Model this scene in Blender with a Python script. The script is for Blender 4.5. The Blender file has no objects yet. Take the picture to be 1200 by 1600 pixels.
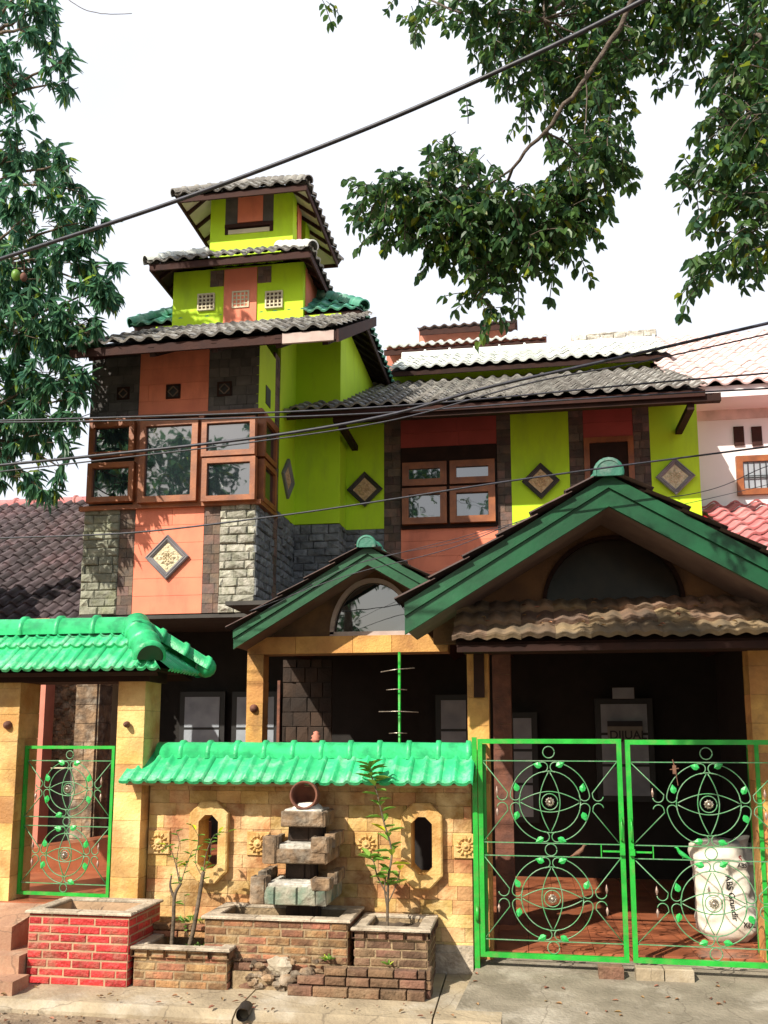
import bpy, math, random
from mathutils import Vector, Matrix, noise as mnoise
R=math.radians
random.seed(7)
# ---------------------------------------------------------------- camera
S=bpy.context.scene
F=1400.;CX=600.;CY=940.;PIT=R(8.52);YAW=R(9.1);H=1.7
cam=bpy.data.cameras.new('camera');co=bpy.data.objects.new('camera',cam);S.collection.objects.link(co)
co.location=(0,0,H);co.rotation_euler=(R(90)+PIT,0,YAW)
cam.sensor_fit='VERTICAL';cam.sensor_height=36;cam.lens=F*36/1600;cam.shift_y=(CY-800)/1600
cam.clip_start=.05;cam.clip_end=2000
S.camera=co
S.render.resolution_x=768;S.render.resolution_y=1024
# ---------------------------------------------------------------- world, sun
LD=Vector((.62,1,-.98)).normalized()
SUN_EL=math.asin(-LD.z); SUN_AZ=math.atan2(-LD.x,-LD.y)
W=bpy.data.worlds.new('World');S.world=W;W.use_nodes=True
nt=W.node_tree;nt.nodes.clear()
out=nt.nodes.new('ShaderNodeOutputWorld');bg=nt.nodes.new('ShaderNodeBackground')
sky=nt.nodes.new('ShaderNodeTexSky');sky.sky_type='NISHITA';sky.sun_disc=False
sky.sun_elevation=SUN_EL;sky.sun_rotation=SUN_AZ;sky.dust_density=3;sky.air_density=1.2
bg.inputs[1].default_value=.1
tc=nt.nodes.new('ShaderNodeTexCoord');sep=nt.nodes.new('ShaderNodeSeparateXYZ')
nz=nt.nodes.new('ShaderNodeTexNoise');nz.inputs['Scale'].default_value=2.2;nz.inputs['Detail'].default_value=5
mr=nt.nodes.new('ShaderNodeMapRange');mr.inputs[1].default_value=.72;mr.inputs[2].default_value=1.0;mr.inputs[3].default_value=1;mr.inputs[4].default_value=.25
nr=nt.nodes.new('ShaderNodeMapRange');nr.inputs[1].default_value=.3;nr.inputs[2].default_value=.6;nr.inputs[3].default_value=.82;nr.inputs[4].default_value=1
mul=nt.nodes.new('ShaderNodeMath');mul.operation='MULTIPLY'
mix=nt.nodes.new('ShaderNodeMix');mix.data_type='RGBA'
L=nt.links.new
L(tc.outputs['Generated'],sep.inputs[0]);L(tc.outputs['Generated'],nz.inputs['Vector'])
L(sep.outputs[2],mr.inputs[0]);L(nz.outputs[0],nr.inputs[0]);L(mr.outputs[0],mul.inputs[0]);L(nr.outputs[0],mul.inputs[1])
my=nt.nodes.new('ShaderNodeMapRange');my.inputs[1].default_value=-.35;my.inputs[2].default_value=.25;my.inputs[3].default_value=.3;my.inputs[4].default_value=1  # unseen haze behind the camera thinned to cut fill light on the facade
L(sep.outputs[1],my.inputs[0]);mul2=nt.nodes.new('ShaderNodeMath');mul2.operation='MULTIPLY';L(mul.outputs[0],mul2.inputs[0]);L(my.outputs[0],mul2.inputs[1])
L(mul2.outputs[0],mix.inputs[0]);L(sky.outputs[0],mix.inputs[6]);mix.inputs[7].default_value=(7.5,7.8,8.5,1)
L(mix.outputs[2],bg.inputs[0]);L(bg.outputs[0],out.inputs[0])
sl=bpy.data.lights.new('sun','SUN');sl.energy=5;sl.angle=R(.6);sl.color=(1,.93,.8)
so=bpy.data.objects.new('sun',sl);S.collection.objects.link(so);so.rotation_euler=LD.to_track_quat('-Z','Y').to_euler()
S.view_settings.view_transform='Standard';S.view_settings.look='None';S.view_settings.exposure=.52;S.view_settings.gamma=1
S.render.engine='CYCLES'
# ---------------------------------------------------------------- helpers
def ray(px,py):
    x=(px-CX)/F;y=-(py-CY)/F
    fy=math.cos(PIT)-y*math.sin(PIT); fz=math.sin(PIT)+y*math.cos(PIT)
    c,s=math.cos(YAW),math.sin(YAW)
    return (x*c-fy*s, x*s+fy*c, fz)
def at(px,py,Y=None,X=None,Z=None):
    "point of the photograph on a known plane of the place"
    d=ray(px,py)
    t=Y/d[1] if Y is not None else (X/d[0] if X is not None else (Z-H)/d[2])
    return Vector((d[0]*t,d[1]*t,H+d[2]*t))
MATS={}
def M(name,col,rough=.8,col2=None,var=.5,scale=5,detail=6,bump=.15,bscale=40,island=0,metal=0,dirt=None,dscale=2.5,damt=.5,spec=.5,huejit=0,streak=False,crack=0):
    if name in MATS:return MATS[name]
    m=bpy.data.materials.new(name);m.use_nodes=True;MATS[name]=m
    n=m.node_tree;N=n.nodes;b=N['Principled BSDF']
    b.inputs['Roughness'].default_value=rough;b.inputs['Metallic'].default_value=metal;b.inputs['Specular IOR Level'].default_value=spec
    t=N.new('ShaderNodeTexCoord')
    z=N.new('ShaderNodeTexNoise');z.inputs['Scale'].default_value=scale;z.inputs['Detail'].default_value=detail
    n.links.new(t.outputs['Object'],z.inputs['Vector'])
    r=N.new('ShaderNodeMapRange');r.inputs[1].default_value=.35;r.inputs[2].default_value=.65;n.links.new(z.outputs[0],r.inputs[0]);r.inputs[4].default_value=1
    mx=N.new('ShaderNodeMix');mx.data_type='RGBA'
    c2=col2 or tuple(c*(1-var*.6) for c in col)
    mx.inputs[6].default_value=(*col,1);mx.inputs[7].default_value=(*c2,1);n.links.new(r.outputs[0],mx.inputs[0])
    cur=mx.outputs[2]
    if island:
        g=N.new('ShaderNodeNewGeometry');hs=N.new('ShaderNodeHueSaturation')
        q=N.new('ShaderNodeMapRange');q.inputs[3].default_value=1-island;q.inputs[4].default_value=1+island
        n.links.new(g.outputs['Random Per Island'],q.inputs[0]);n.links.new(q.outputs[0],hs.inputs['Value']);n.links.new(cur,hs.inputs['Color'])
        if huejit:
            w=N.new('ShaderNodeMath');w.operation='MULTIPLY';w.inputs[1].default_value=7.31;n.links.new(g.outputs['Random Per Island'],w.inputs[0])
            w2=N.new('ShaderNodeMath');w2.operation='FRACT';n.links.new(w.outputs[0],w2.inputs[0])
            q2=N.new('ShaderNodeMapRange');q2.inputs[3].default_value=.5-huejit;q2.inputs[4].default_value=.5+huejit;n.links.new(w2.outputs[0],q2.inputs[0]);n.links.new(q2.outputs[0],hs.inputs['Hue'])
        cur=hs.outputs[0]
    if dirt:
        z2=N.new('ShaderNodeTexNoise');z2.inputs['Scale'].default_value=dscale;z2.inputs['Detail'].default_value=8;z2.inputs['Roughness'].default_value=.65
        if streak:
            mp=N.new('ShaderNodeMapping');mp.inputs['Scale'].default_value=(1.6,1.6,.5);n.links.new(t.outputs['Object'],mp.inputs[0]);n.links.new(mp.outputs[0],z2.inputs['Vector'])
        else:n.links.new(t.outputs['Object'],z2.inputs['Vector'])
        r2=N.new('ShaderNodeMapRange');r2.inputs[1].default_value=.5;r2.inputs[2].default_value=.72;r2.inputs[4].default_value=damt;n.links.new(z2.outputs[0],r2.inputs[0])
        m2=N.new('ShaderNodeMix');m2.data_type='RGBA';m2.inputs[7].default_value=(*dirt,1);n.links.new(r2.outputs[0],m2.inputs[0]);n.links.new(cur,m2.inputs[6]);cur=m2.outputs[2]
    if crack:
        zz_n=N.new('ShaderNodeTexNoise');zz_n.inputs['Scale'].default_value=3;zz_n.inputs['Detail'].default_value=6;n.links.new(t.outputs['Object'],zz_n.inputs['Vector'])
        vm=N.new('ShaderNodeMix');vm.data_type='RGBA';vm.inputs[0].default_value=.22;n.links.new(t.outputs['Object'],vm.inputs[6]);n.links.new(zz_n.outputs[1],vm.inputs[7])
        vo=N.new('ShaderNodeTexVoronoi');vo.feature='DISTANCE_TO_EDGE';vo.inputs['Scale'].default_value=1.5;n.links.new(vm.outputs[2],vo.inputs['Vector'])
        cr_=N.new('ShaderNodeMapRange');cr_.inputs[1].default_value=.0;cr_.inputs[2].default_value=.007;cr_.inputs[3].default_value=.5;cr_.inputs[4].default_value=0;n.links.new(vo.outputs[0],cr_.inputs[0])
        m3=N.new('ShaderNodeMix');m3.data_type='RGBA';m3.inputs[7].default_value=(.06,.045,.03,1);n.links.new(cr_.outputs[0],m3.inputs[0]);n.links.new(cur,m3.inputs[6]);cur=m3.outputs[2]
    n.links.new(cur,b.inputs['Base Color'])
    if bump:
        z3=N.new('ShaderNodeTexNoise');z3.inputs['Scale'].default_value=bscale;z3.inputs['Detail'].default_value=6;n.links.new(t.outputs['Object'],z3.inputs['Vector'])
        bp=N.new('ShaderNodeBump');bp.inputs['Strength'].default_value=min(1,bump*2);bp.inputs['Distance'].default_value=.02*max(.2,bump);n.links.new(z3.outputs[0],bp.inputs['Height']);n.links.new(bp.outputs[0],b.inputs['Normal'])
    return m
def leafmat(name,a,b_,tr=.35):
    m=bpy.data.materials.new(name);m.use_nodes=True;n=m.node_tree;N=n.nodes;p=N['Principled BSDF']
    g=N.new('ShaderNodeNewGeometry');cr=N.new('ShaderNodeValToRGB')
    e=cr.color_ramp.elements;e[0].color=(*a,1);e[1].color=(*b_,1);e[1].position=.93
    x=cr.color_ramp.elements.new(.985);x.color=(b_[0]*2.5,b_[1]*1.5,b_[2]*.4,1)
    n.links.new(g.outputs['Random Per Island'],cr.inputs[0]);n.links.new(cr.outputs[0],p.inputs['Base Color'])
    p.inputs['Roughness'].default_value=.42
    t=N.new('ShaderNodeBsdfTranslucent');n.links.new(cr.outputs[0],t.inputs[0]);ms=N.new('ShaderNodeMixShader');ms.inputs[0].default_value=tr
    n.links.new(p.outputs[0],ms.inputs[1]);n.links.new(t.outputs[0],ms.inputs[2]);n.links.new(ms.outputs[0],N['Material Output'].inputs[0])
    MATS[name]=m;return m
class MB:
    def __init__(s):s.v=[];s.f=[];s.sm=[]
    def add(s,vs,fs,smooth=False):
        o=len(s.v);s.v+=[Vector(v) for v in vs];s.f+=[tuple(i+o for i in f) for f in fs];s.sm+=[smooth]*len(fs);return s
    def box(s,x0,x1,y0,y1,z0,z1):
        return s.add([(x0,y0,z0),(x1,y0,z0),(x1,y1,z0),(x0,y1,z0),(x0,y0,z1),(x1,y0,z1),(x1,y1,z1),(x0,y1,z1)],[(0,3,2,1),(4,5,6,7),(0,1,5,4),(1,2,6,5),(2,3,7,6),(3,0,4,7)])
    def obox(s,c,ax,ay,az):
        c=Vector(c);ax=Vector(ax);ay=Vector(ay);az=Vector(az)
        return s.add([c+ax*i+ay*j+az*k for k in(-1,1) for i,j in((-1,-1),(1,-1),(1,1),(-1,1))],[(0,3,2,1),(4,5,6,7),(0,1,5,4),(1,2,6,5),(2,3,7,6),(3,0,4,7)])
    def bar(s,a,b,w,d=None,up=(0,0,1)):
        a=Vector(a);b=Vector(b);d=d or w;t=(b-a).normalized();u=Vector(up)
        if abs(t.dot(u))>.95:u=Vector((0,1,0))
        x=t.cross(u).normalized();y=x.cross(t)
        return s.obox((a+b)/2,(b-a)/2,x*w/2,y*d/2)
    def block(s,o,u,v,n,b,j=0):
        "pillowed block: o corner, u v edges, n outward depth, b bevel"
        o,u,v,n=map(Vector,(o,u,v,n));lu,lv=u.length,v.length
        b=min(b,lu*.3,lv*.3);bu=u/lu*b;bv=v/lv*b;nn=n.normalized()
        r=lambda:nn*random.uniform(-j,j)
        back=[o,o+u,o+u+v,o+v]
        mid=[p+n-nn*b for p in back]
        fr=[o+bu+bv+n+r(),o+u-bu+bv+n+r(),o+u+v-bu-bv+n+r(),o+v+bu-bv+n+r()]
        c=(fr[0]+fr[1]+fr[2]+fr[3])/4+nn*j*random.uniform(0,1.5)
        fs=[(i,(i+1)%4,4+(i+1)%4,4+i) for i in range(4)]+[(4+i,4+(i+1)%4,8+(i+1)%4,8+i) for i in range(4)]
        if j: fs+=[(8+i,8+(i+1)%4,12) for i in range(4)];vs=back+mid+fr+[c]
        else: fs+=[(8,9,10,11)];vs=back+mid+fr
        if u.cross(v).dot(n)<0:fs=[f[::-1] for f in fs]
        return s.add(vs,fs)
    def prism(s,poly,e):
        "poly list of 3d pts, e extrude vector"
        p=[Vector(q) for q in poly];e=Vector(e);k=len(p)
        return s.add(p+[q+e for q in p],[tuple(range(k))[::-1],tuple(range(k,2*k))]+[(i,(i+1)%k,k+(i+1)%k,k+i) for i in range(k)])
    def tube(s,pts,r,n=6,cap=True):
        P=[Vector(p) for p in pts];k=len(P);rr=r if isinstance(r,(list,tuple)) else [r]*k
        vs=[];up=None
        for i,p in enumerate(P):
            t=(P[min(i+1,k-1)]-P[max(i-1,0)]);t=t.normalized() if t.length>1e-9 else Vector((0,0,1))
            if up is None:
                up=Vector((0,0,1)) if abs(t.z)<.9 else Vector((1,0,0))
            x=t.cross(up)
            if x.length<1e-4:x=t.cross(Vector((0,1,.3)))
            x.normalize();y=x.cross(t).normalized();up=y
            vs+=[p+(x*math.cos(a)+y*math.sin(a))*rr[i] for a in [2*math.pi*q/n for q in range(n)]]
        fs=[(i*n+q,i*n+(q+1)%n,(i+1)*n+(q+1)%n,(i+1)*n+q) for i in range(k-1) for q in range(n)]
        if cap:fs+=[tuple(range(n))[::-1],tuple((k-1)*n+q for q in range(n))]
        return s.add(vs,fs,True)
    def lathe(s,c,prof,n=20,axis=(0,0,1),sx=1):
        c=Vector(c);ax=Vector(axis).normalized();u=Vector((1,0,0)) if abs(ax.x)<.9 else Vector((0,1,0))
        u=(u-ax*u.dot(ax)).normalized();w=ax.cross(u);k=len(prof)
        vs=[c+ax*h+(u*math.cos(a)*sx+w*math.sin(a))*r for r,h in prof for a in [2*math.pi*q/n for q in range(n)]]
        return s.add(vs,[(i*n+q,i*n+(q+1)%n,(i+1)*n+(q+1)%n,(i+1)*n+q) for i in range(k-1) for q in range(n)],True)
    def build(s,name,mat,parent=None,**kw):
        me=bpy.data.meshes.new(name);off=parent_world(parent) if parent else Vector()
        me.from_pydata([v-off for v in s.v],[],s.f);me.update()
        me.polygons.foreach_set('use_smooth',s.sm)
        me.materials.append(MATS[mat] if isinstance(mat,str) else mat)
        o=bpy.data.objects.new(name,me);S.collection.objects.link(o)
        if parent:o.parent=parent
        for k,v in kw.items():o[k]=v
        return o
def parent_world(o):
    v=Vector()
    while o:v=v+o.location;o=o.parent
    return v
def thing(name,label,cat,loc=(0,0,0),group=None):
    o=bpy.data.objects.new(name,None);S.collection.objects.link(o);o.location=loc;o.empty_display_size=.2
    o['label']=label;o['category']=cat
    if group:o['group']=group
    return o
def tag(o,label,cat,group=None):
    o['label']=label;o['category']=cat
    if group:o['group']=group
    return o
def struct(mb,name,mat):
    o=mb.build(name,mat);o['kind']='structure';return o
def shift(o,d):
    o.location=o.location+Vector(d);return o
def cp(o,parent,loc):
    c=o.copy();S.collection.objects.link(c);c.parent=parent;c.location=loc
    for ch in [x for x in bpy.data.objects if x.parent==o]:
        k=ch.copy();S.collection.objects.link(k);k.parent=c
    return c
def subtract(rects,ex):
    for (a0,a1,b0,b1) in ex:
        o=[]
        for (x0,x1,z0,z1) in rects:
            if x1<=a0 or x0>=a1 or z1<=b0 or z0>=b1:o.append((x0,x1,z0,z1));continue
            if x0<a0:o.append((x0,a0,z0,z1))
            if x1>a1:o.append((a1,x1,z0,z1))
            xa,xb=max(x0,a0),min(x1,a1)
            if z0<b0:o.append((xa,xb,z0,b0))
            if z1>b1:o.append((xa,xb,b1,z1))
        rects=o
    return rects
def masonry(mb,O,U,Vv,N,L,Hh,ch,bl,gap,depth,jit,bev,ex=(),jl=.25,rough=0):
    "courses of blocks on a face: O origin, U right, Vv up, N outward"
    O,U,Vv,N=map(Vector,(O,U,Vv,N));z=0;row=0
    while z<Hh-1e-4:
        z1=min(z+ch*random.uniform(1-jl*.15,1+jl*.15),Hh)
        if Hh-z1<ch*.35:z1=Hh
        x=-(bl*random.uniform(.3,.7) if row%2 else bl*random.uniform(0,.2))
        while x<L:
            x1=x+bl*random.uniform(1-jl,1+jl)
            if L-x1<bl*.3:x1=L+.001
            r=(max(0,x),min(L,x1),z,z1)
            if r[1]-r[0]>gap*2:
                for (a,b,c,d) in subtract([r],ex):
                    if b-a>gap*1.5 and d-c>gap*1.5:
                        dp=depth+random.uniform(-jit,jit)
                        mb.block(O+U*(a+gap/2)+Vv*(c+gap/2),U*(b-a-gap),Vv*(d-c-gap),N*dp,bev,rough)
            x=x1
        z=z1;row+=1
    return mb
def holed_wall(mb,x0,x1,y0,y1,z0,z1,ex=()):
    for (a,b,c,d) in subtract([(x0,x1,z0,z1)],ex):mb.box(a,b,y0,y1,c,d)
    return mb
def wave(t):return .5-.5*math.cos(2*math.pi*t)
def flat_s(t):
    # broad shallow pan with a raised rib at one side (double-pan concrete tile)
    t=(t*2)%1
    return math.sin(math.pi*(t-.62)/.38) if t>.62 else .0-.28*math.sin(math.pi*t/.62)
def barrel(t):
    t=t%1
    return math.sin(math.pi*(t-.45)/.55) if t>.45 else -.45*math.sin(math.pi*t/.45)
def tiles(mb,O,U,Vv,L,D,tw=.23,tl=.3,amp=.03,prof=barrel,lift=.03,clip=None,nu=8,th=.015,jit=.004):
    O,U,Vv=map(Vector,(O,U,Vv));U=U.normalized();Vv=Vv.normalized();N=U.cross(Vv).normalized()
    if N.z<0:N=-N
    nx=max(1,round(L/tw));tw=L/nx;ny=max(1,math.ceil(D/tl-.001))
    for j in range(ny):
        v0=j*tl;v1=min((j+1)*tl+.04,D)
        for i in range(nx):
            u0=i*tw;u1=u0+tw+.004
            if clip:
                ul,ur=clip((v0+v1)/2)
                if u1<ul+.01 or u0>ur-.01:continue
            dz=random.uniform(-jit,jit);dv=random.uniform(-jit,jit)*1.5
            vs=[]
            for q,(vv,lf) in enumerate(((v0,lift-th*1.6),(v0,lift),((v0+v1)/2,lift*.5),(v1,0))):
                for a in range(nu+1):
                    t=a/nu;uu=u0+(u1-u0)*t;wv=vv+dv
                    if clip:
                        ul,ur=clip(vv);uu=min(max(uu,ul),ur)
                    vs.append(O+U*uu+Vv*wv+N*(prof(t)*amp+amp*.5+lf+dz))
            fs=[]
            for q in range(3):
                for a in range(nu):
                    p=q*(nu+1)+a;fs.append((p,p+1,p+nu+2,p+nu+1))
            o=len(mb.v);mb.add(vs,fs,False)
            for q in range(len(fs)-nu*2,len(fs)):mb.sm[-len(fs)+q]=True
    return mb
def slab(mb,O,U,Vv,L,D,t,clip=None):
    O,U,Vv=map(Vector,(O,U,Vv));U=U.normalized();Vv=Vv.normalized();N=U.cross(Vv).normalized()
    if N.z<0:N=-N
    a0,a1=clip(0) if clip else (0,L);b0,b1=clip(D) if clip else (0,L)
    p=[O+U*a0,O+U*a1,O+U*b1+Vv*D,O+U*b0+Vv*D]
    if (p[2]-p[3]).length<1e-4:p=p[:3]
    return mb.prism([q-N*t for q in p],N*t)
def ridge(mb,a,b,r,seg=.3,collar=.012,h=1.0,n=10,taper=0,sag=.0):
    "half-round cap tiles laid end to end, each with a raised collar"
    a=Vector(a);b=Vector(b);Ln=(b-a).length;k=max(1,round(Ln/seg));t=(b-a).normalized()
    x=t.cross(Vector((0,0,1))).normalized();y=x.cross(t).normalized()
    if y.z<0:y=-y
    for i in range(k):
        p0=Ln*i/k;p1=Ln*(i+1)/k+.01;cw=min(.05,seg*.25);vs=[]
        prof=[(p0,r*.8),(p0,r),(p1-cw,r*.96),(p1-cw+.004,r*.96+collar),(p1-cw*.3,r*.96+collar),(p1,r*.9)]
        for (q,rr) in prof:
            for m in range(n+1):
                an=-.25+(math.pi+.5)*m/n
                vs.append(a+t*q+x*math.cos(an)*rr+y*(math.sin(an)*rr*h))
        fs=[(c*(n+1)+m,c*(n+1)+m+1,(c+1)*(n+1)+m+1,(c+1)*(n+1)+m) for c in range(len(prof)-1) for m in range(n)]
        mb.add(vs,fs,True)
    return mb
def sphere(mb,c,r,n=10,sx=1,sy=1,sz=1):
    c=Vector(c);vs=[];m=n//2
    for i in range(m+1):
        th=math.pi*i/m
        for q in range(n):
            a=2*math.pi*q/n;vs.append(c+Vector((math.sin(th)*math.cos(a)*r*sx,math.sin(th)*math.sin(a)*r*sy,math.cos(th)*r*sz)))
    return mb.add(vs,[(i*n+q,i*n+(q+1)%n,(i+1)*n+(q+1)%n,(i+1)*n+q) for i in range(m) for q in range(n)],True)
def rock(mb,c,r,sx=1,sy=1,sz=1,n=10,j=.25):
    a=len(mb.v);sphere(mb,c,r,n,sx,sy,sz);c=Vector(c);d={}
    for i in range(a,len(mb.v)):
        k=tuple(round(q,3) for q in mb.v[i]);f=d.setdefault(k,random.uniform(1-j,1+j));mb.v[i]=c+(mb.v[i]-c)*f
    for i in range(len(mb.sm)-1,-1,-1):
        if mb.f[i][0]<a:break
        mb.sm[i]=False
    return mb
def smoothpath(pts,k=6):
    P=[Vector(p) for p in pts];o=[]
    for i in range(len(P)-1):
        p0=P[max(i-1,0)];p1=P[i];p2=P[i+1];p3=P[min(i+2,len(P)-1)]
        for q in range(k):
            t=q/k;o.append(.5*((2*p1)+(p2-p0)*t+(2*p0-5*p1+4*p2-p3)*t*t+(3*p1-p0-3*p2+p3)*t**3))
    o.append(P[-1]);return o
# ---------------------------------------------------------------- materials
M('dirt',(.30,.22,.14),.95,(.19,.135,.085),scale=3,bump=.8,bscale=30,dirt=(.42,.33,.23),dscale=6,damt=.8)
M('concrete',(.40,.32,.21),.9,(.26,.205,.135),scale=4,bump=.45,bscale=35,dirt=(.5,.45,.37),dscale=2.2,damt=.7,crack=1)
M('ramp_paving',(.42,.24,.15),.85,(.3,.16,.1),scale=4,bump=.4,bscale=35,dirt=(.5,.4,.28),dscale=3,damt=.7,crack=1)
M('apron',(.25,.215,.16),.9,(.17,.145,.105),scale=5,bump=.5,bscale=40,dirt=(.58,.52,.43),dscale=1.6,damt=.75,crack=1)
M('rim',(.50,.42,.32),.9,(.33,.27,.2),scale=8,bump=.7,bscale=40,island=.1,dirt=(.16,.12,.08),dscale=6,damt=.75)
M('cream_tile',(.60,.37,.14),.8,(.28,.13,.04),scale=4.4,bump=.5,bscale=38,island=.26,huejit=.02,dirt=(.84,.66,.36),dscale=1.9,damt=.85)
M('cream_pillar',(.70,.47,.19),.75,(.48,.25,.07),scale=4,bump=.4,bscale=45,island=.2,huejit=.012,dirt=(.27,.13,.05),dscale=3.5,damt=.75)
M('cream_frame',(.64,.42,.15),.7,(.42,.22,.06),scale=7,bump=.4,bscale=60,dirt=(.8,.62,.33),dscale=3,damt=.6)
M('mortar',(.42,.29,.14),.95,bump=.3)
M('red_brick',(.55,.03,.03),.65,(.36,.022,.02),scale=12,bump=.9,bscale=40,island=.3,dirt=(.32,.15,.09),dscale=6,damt=.85)
M('red_mortar',(.5,.33,.2),.95,bump=.4)
M('old_brick',(.31,.14,.065),.9,(.17,.085,.045),scale=10,bump=.8,bscale=40,island=.4,huejit=.02,dirt=(.42,.3,.15),dscale=6,damt=.85)
M('dark_brick',(.19,.10,.06),.95,(.11,.062,.035),scale=8,bump=.8,bscale=40,island=.35,huejit=.015,dirt=(.33,.22,.13),dscale=7,damt=.6)
M('brick_mortar',(.36,.26,.15),.95,(.2,.14,.08),scale=8,bump=.7,bscale=40)
M('soil',(.07,.05,.035),1,bump=.8,bscale=30,col2=(.12,.09,.06))
M('green_tile',(.035,.50,.19),.5,(.02,.38,.14),scale=6,bump=.4,bscale=24,island=.16,dirt=(.30,.55,.40),dscale=9,damt=.6)
M('green_cap',(.035,.49,.18),.45,(.02,.34,.12),scale=7,bump=.45,bscale=22,island=.1,dirt=(.01,.16,.07),dscale=7,damt=.65)
M('green_metal',(.02,.40,.04),.38,(.014,.29,.03),scale=10,bump=.2,bscale=60,island=.05,dirt=(.16,.22,.07),dscale=14,damt=.55)
M('green_rod',(.05,.24,.08),.45,(.11,.25,.13),scale=14,bump=.1,bscale=90,dirt=(.3,.35,.27),dscale=30,damt=.6)
M('green_leaf_metal',(.012,.36,.05),.35,(.05,.42,.12),scale=40,bump=.1)
M('gable_stone',(.17,.085,.035),.85,(.10,.05,.025),scale=4,bump=.35,bscale=40,island=.2,dirt=(.05,.03,.02),dscale=2,damt=.8)
M('cap_dark',(.03,.17,.11),.6,(.02,.11,.08),scale=6,bump=.3,dirt=(.25,.3,.27),dscale=6,damt=.6)
M('pillar_brown',(.58,.30,.085),.75,(.40,.18,.05),scale=5,bump=.4,bscale=45,island=.2,huejit=.012,dirt=(.14,.07,.03),dscale=3.5,damt=.7)
M('fan_dark',(.012,.011,.01),.22,(.03,.022,.015),scale=3,bump=.05,spec=.3)
M('gable_dark',(.045,.025,.015),.9,(.025,.015,.01),bump=.4,island=.4)
M('silver',(.55,.5,.42),.35,(.25,.2,.15),metal=.7,scale=40,bump=.3,bscale=90)
M('bud_metal',(.5,.36,.3),.4,(.3,.2,.16),metal=.5,scale=40,bump=.3)
M('rust',(.2,.09,.05),.8,(.12,.06,.04),scale=30,bump=.3)
M('board_green',(.004,.078,.027),.4,(.003,.05,.018),scale=4,bump=.2,bscale=25,dirt=(.02,.15,.06),dscale=3,damt=.45)
M('lime',(.50,.74,.012),.75,(.45,.69,.01),scale=2,bump=.12,bscale=50,dirt=(.27,.41,.03),dscale=2.0,damt=.5,streak=True)
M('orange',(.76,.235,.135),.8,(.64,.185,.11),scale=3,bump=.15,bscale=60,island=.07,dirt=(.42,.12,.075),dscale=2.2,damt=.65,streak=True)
M('orange_shaded',(.36,.055,.045),.8,(.29,.045,.035),scale=3,bump=.12,bscale=60)  # orange plaster under the wing eave, with the eave's shade put into its colour
M('salmon',(.55,.2,.14),.8,(.45,.16,.11),bump=.1)
M('stone_light',(.42,.40,.34),.95,(.24,.235,.18),scale=14,bump=1.2,bscale=22,island=.22,huejit=.01,dirt=(.11,.12,.08),dscale=7,damt=.6)
M('stone_moss',(.27,.27,.21),.95,(.15,.155,.115),scale=10,bump=1.2,bscale=22,island=.22,dirt=(.30,.31,.18),dscale=5,damt=.6)
M('stone_grey',(.2,.21,.215),.95,(.12,.13,.14),scale=12,bump=1.2,bscale=22,island=.25)
M('stone_brown',(.15,.09,.065),.85,(.085,.065,.055),scale=9,bump=.5,bscale=30,island=.45,huejit=.02)
M('stone_dark',(.10,.09,.085),.9,(.06,.055,.055),scale=5,bump=.4,bscale=30,island=.35)
M('stone_backing',(.05,.045,.04),.95,bump=.2)
M('wood',(.32,.10,.028),.45,(.19,.055,.017),scale=6,bump=.15,bscale=40,dirt=(.12,.04,.015),dscale=8,damt=.5)
M('wood_dark',(.032,.013,.009),.8,(.02,.009,.007),scale=6,bump=.2,spec=.2)
M('lump',(.50,.43,.33),.95,(.3,.25,.18),scale=12,bump=1,bscale=25)
M('wood_fascia',(.045,.016,.011),.75,(.03,.012,.01),scale=6,bump=.3,spec=.2)
M('fascia_white',(.5,.4,.36),.8,(.4,.3,.27),scale=6,bump=.1)
M('ivory',(.6,.54,.38),.8,(.5,.44,.3),bump=.1)
M('roof_grey',(.30,.285,.265),.85,(.17,.16,.15),scale=6,bump=.5,bscale=35,island=.35,huejit=.01,dirt=(.48,.49,.46),dscale=4,damt=.65)
M('roof_teal',(.09,.36,.24),.55,(.06,.25,.18),scale=5,bump=.3,bscale=30,island=.15,dirt=(.45,.6,.52),dscale=4,damt=.6)
M('roof_pale',(.70,.72,.69),.7,(.6,.64,.61),scale=4,bump=.2,island=.12)
M('roof_brown',(.23,.145,.085),.85,(.12,.085,.06),scale=5,bump=.5,bscale=35,island=.4,huejit=.02,dirt=(.085,.075,.05),dscale=4,damt=.7)
M('roof_gable',(.10,.06,.05),.85,(.06,.04,.035),scale=5,bump=.4,island=.3)
M('roof_left',(.085,.06,.065),.8,(.05,.035,.04),scale=2,bump=.4,bscale=30,island=.35,dirt=(.24,.12,.13),dscale=1.1,damt=.5)
M('roof_pink',(.50,.17,.17),.7,(.38,.12,.12),scale=3,bump=.25,bscale=30,island=.12,dirt=(.68,.42,.4),dscale=2,damt=.5)
M('roof_pink_far',(.76,.60,.58),.8,(.7,.53,.51),scale=3,bump=.2,island=.1)
M('white_wall',(.80,.76,.77),.85,(.74,.68,.69),scale=1.5,bump=.05)
M('pink_wall',(.72,.55,.52),.85,bump=.05)
M('curtain',(.22,.245,.28),.8,(.33,.36,.4),scale=4,bump=.1,bscale=12)
M('frame_black',(.012,.011,.011),.5,bump=.1)
M('plaque_dark',(.045,.038,.038),.45,(.03,.026,.026),bump=.1)
M('plaque_grey',(.2,.19,.2),.45,(.13,.12,.13),bump=.1)
M('carving',(.66,.46,.26),.8,(.5,.32,.17),scale=30,bump=.9,bscale=55)
M('carving_pale',(.72,.62,.42),.8,(.5,.42,.27),scale=30,bump=.9,bscale=55)
M('floor_tile',(.40,.13,.06),.32,(.22,.07,.035),scale=5,bump=.06,island=.16,dirt=(.36,.17,.1),dscale=3,damt=.5)
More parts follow.
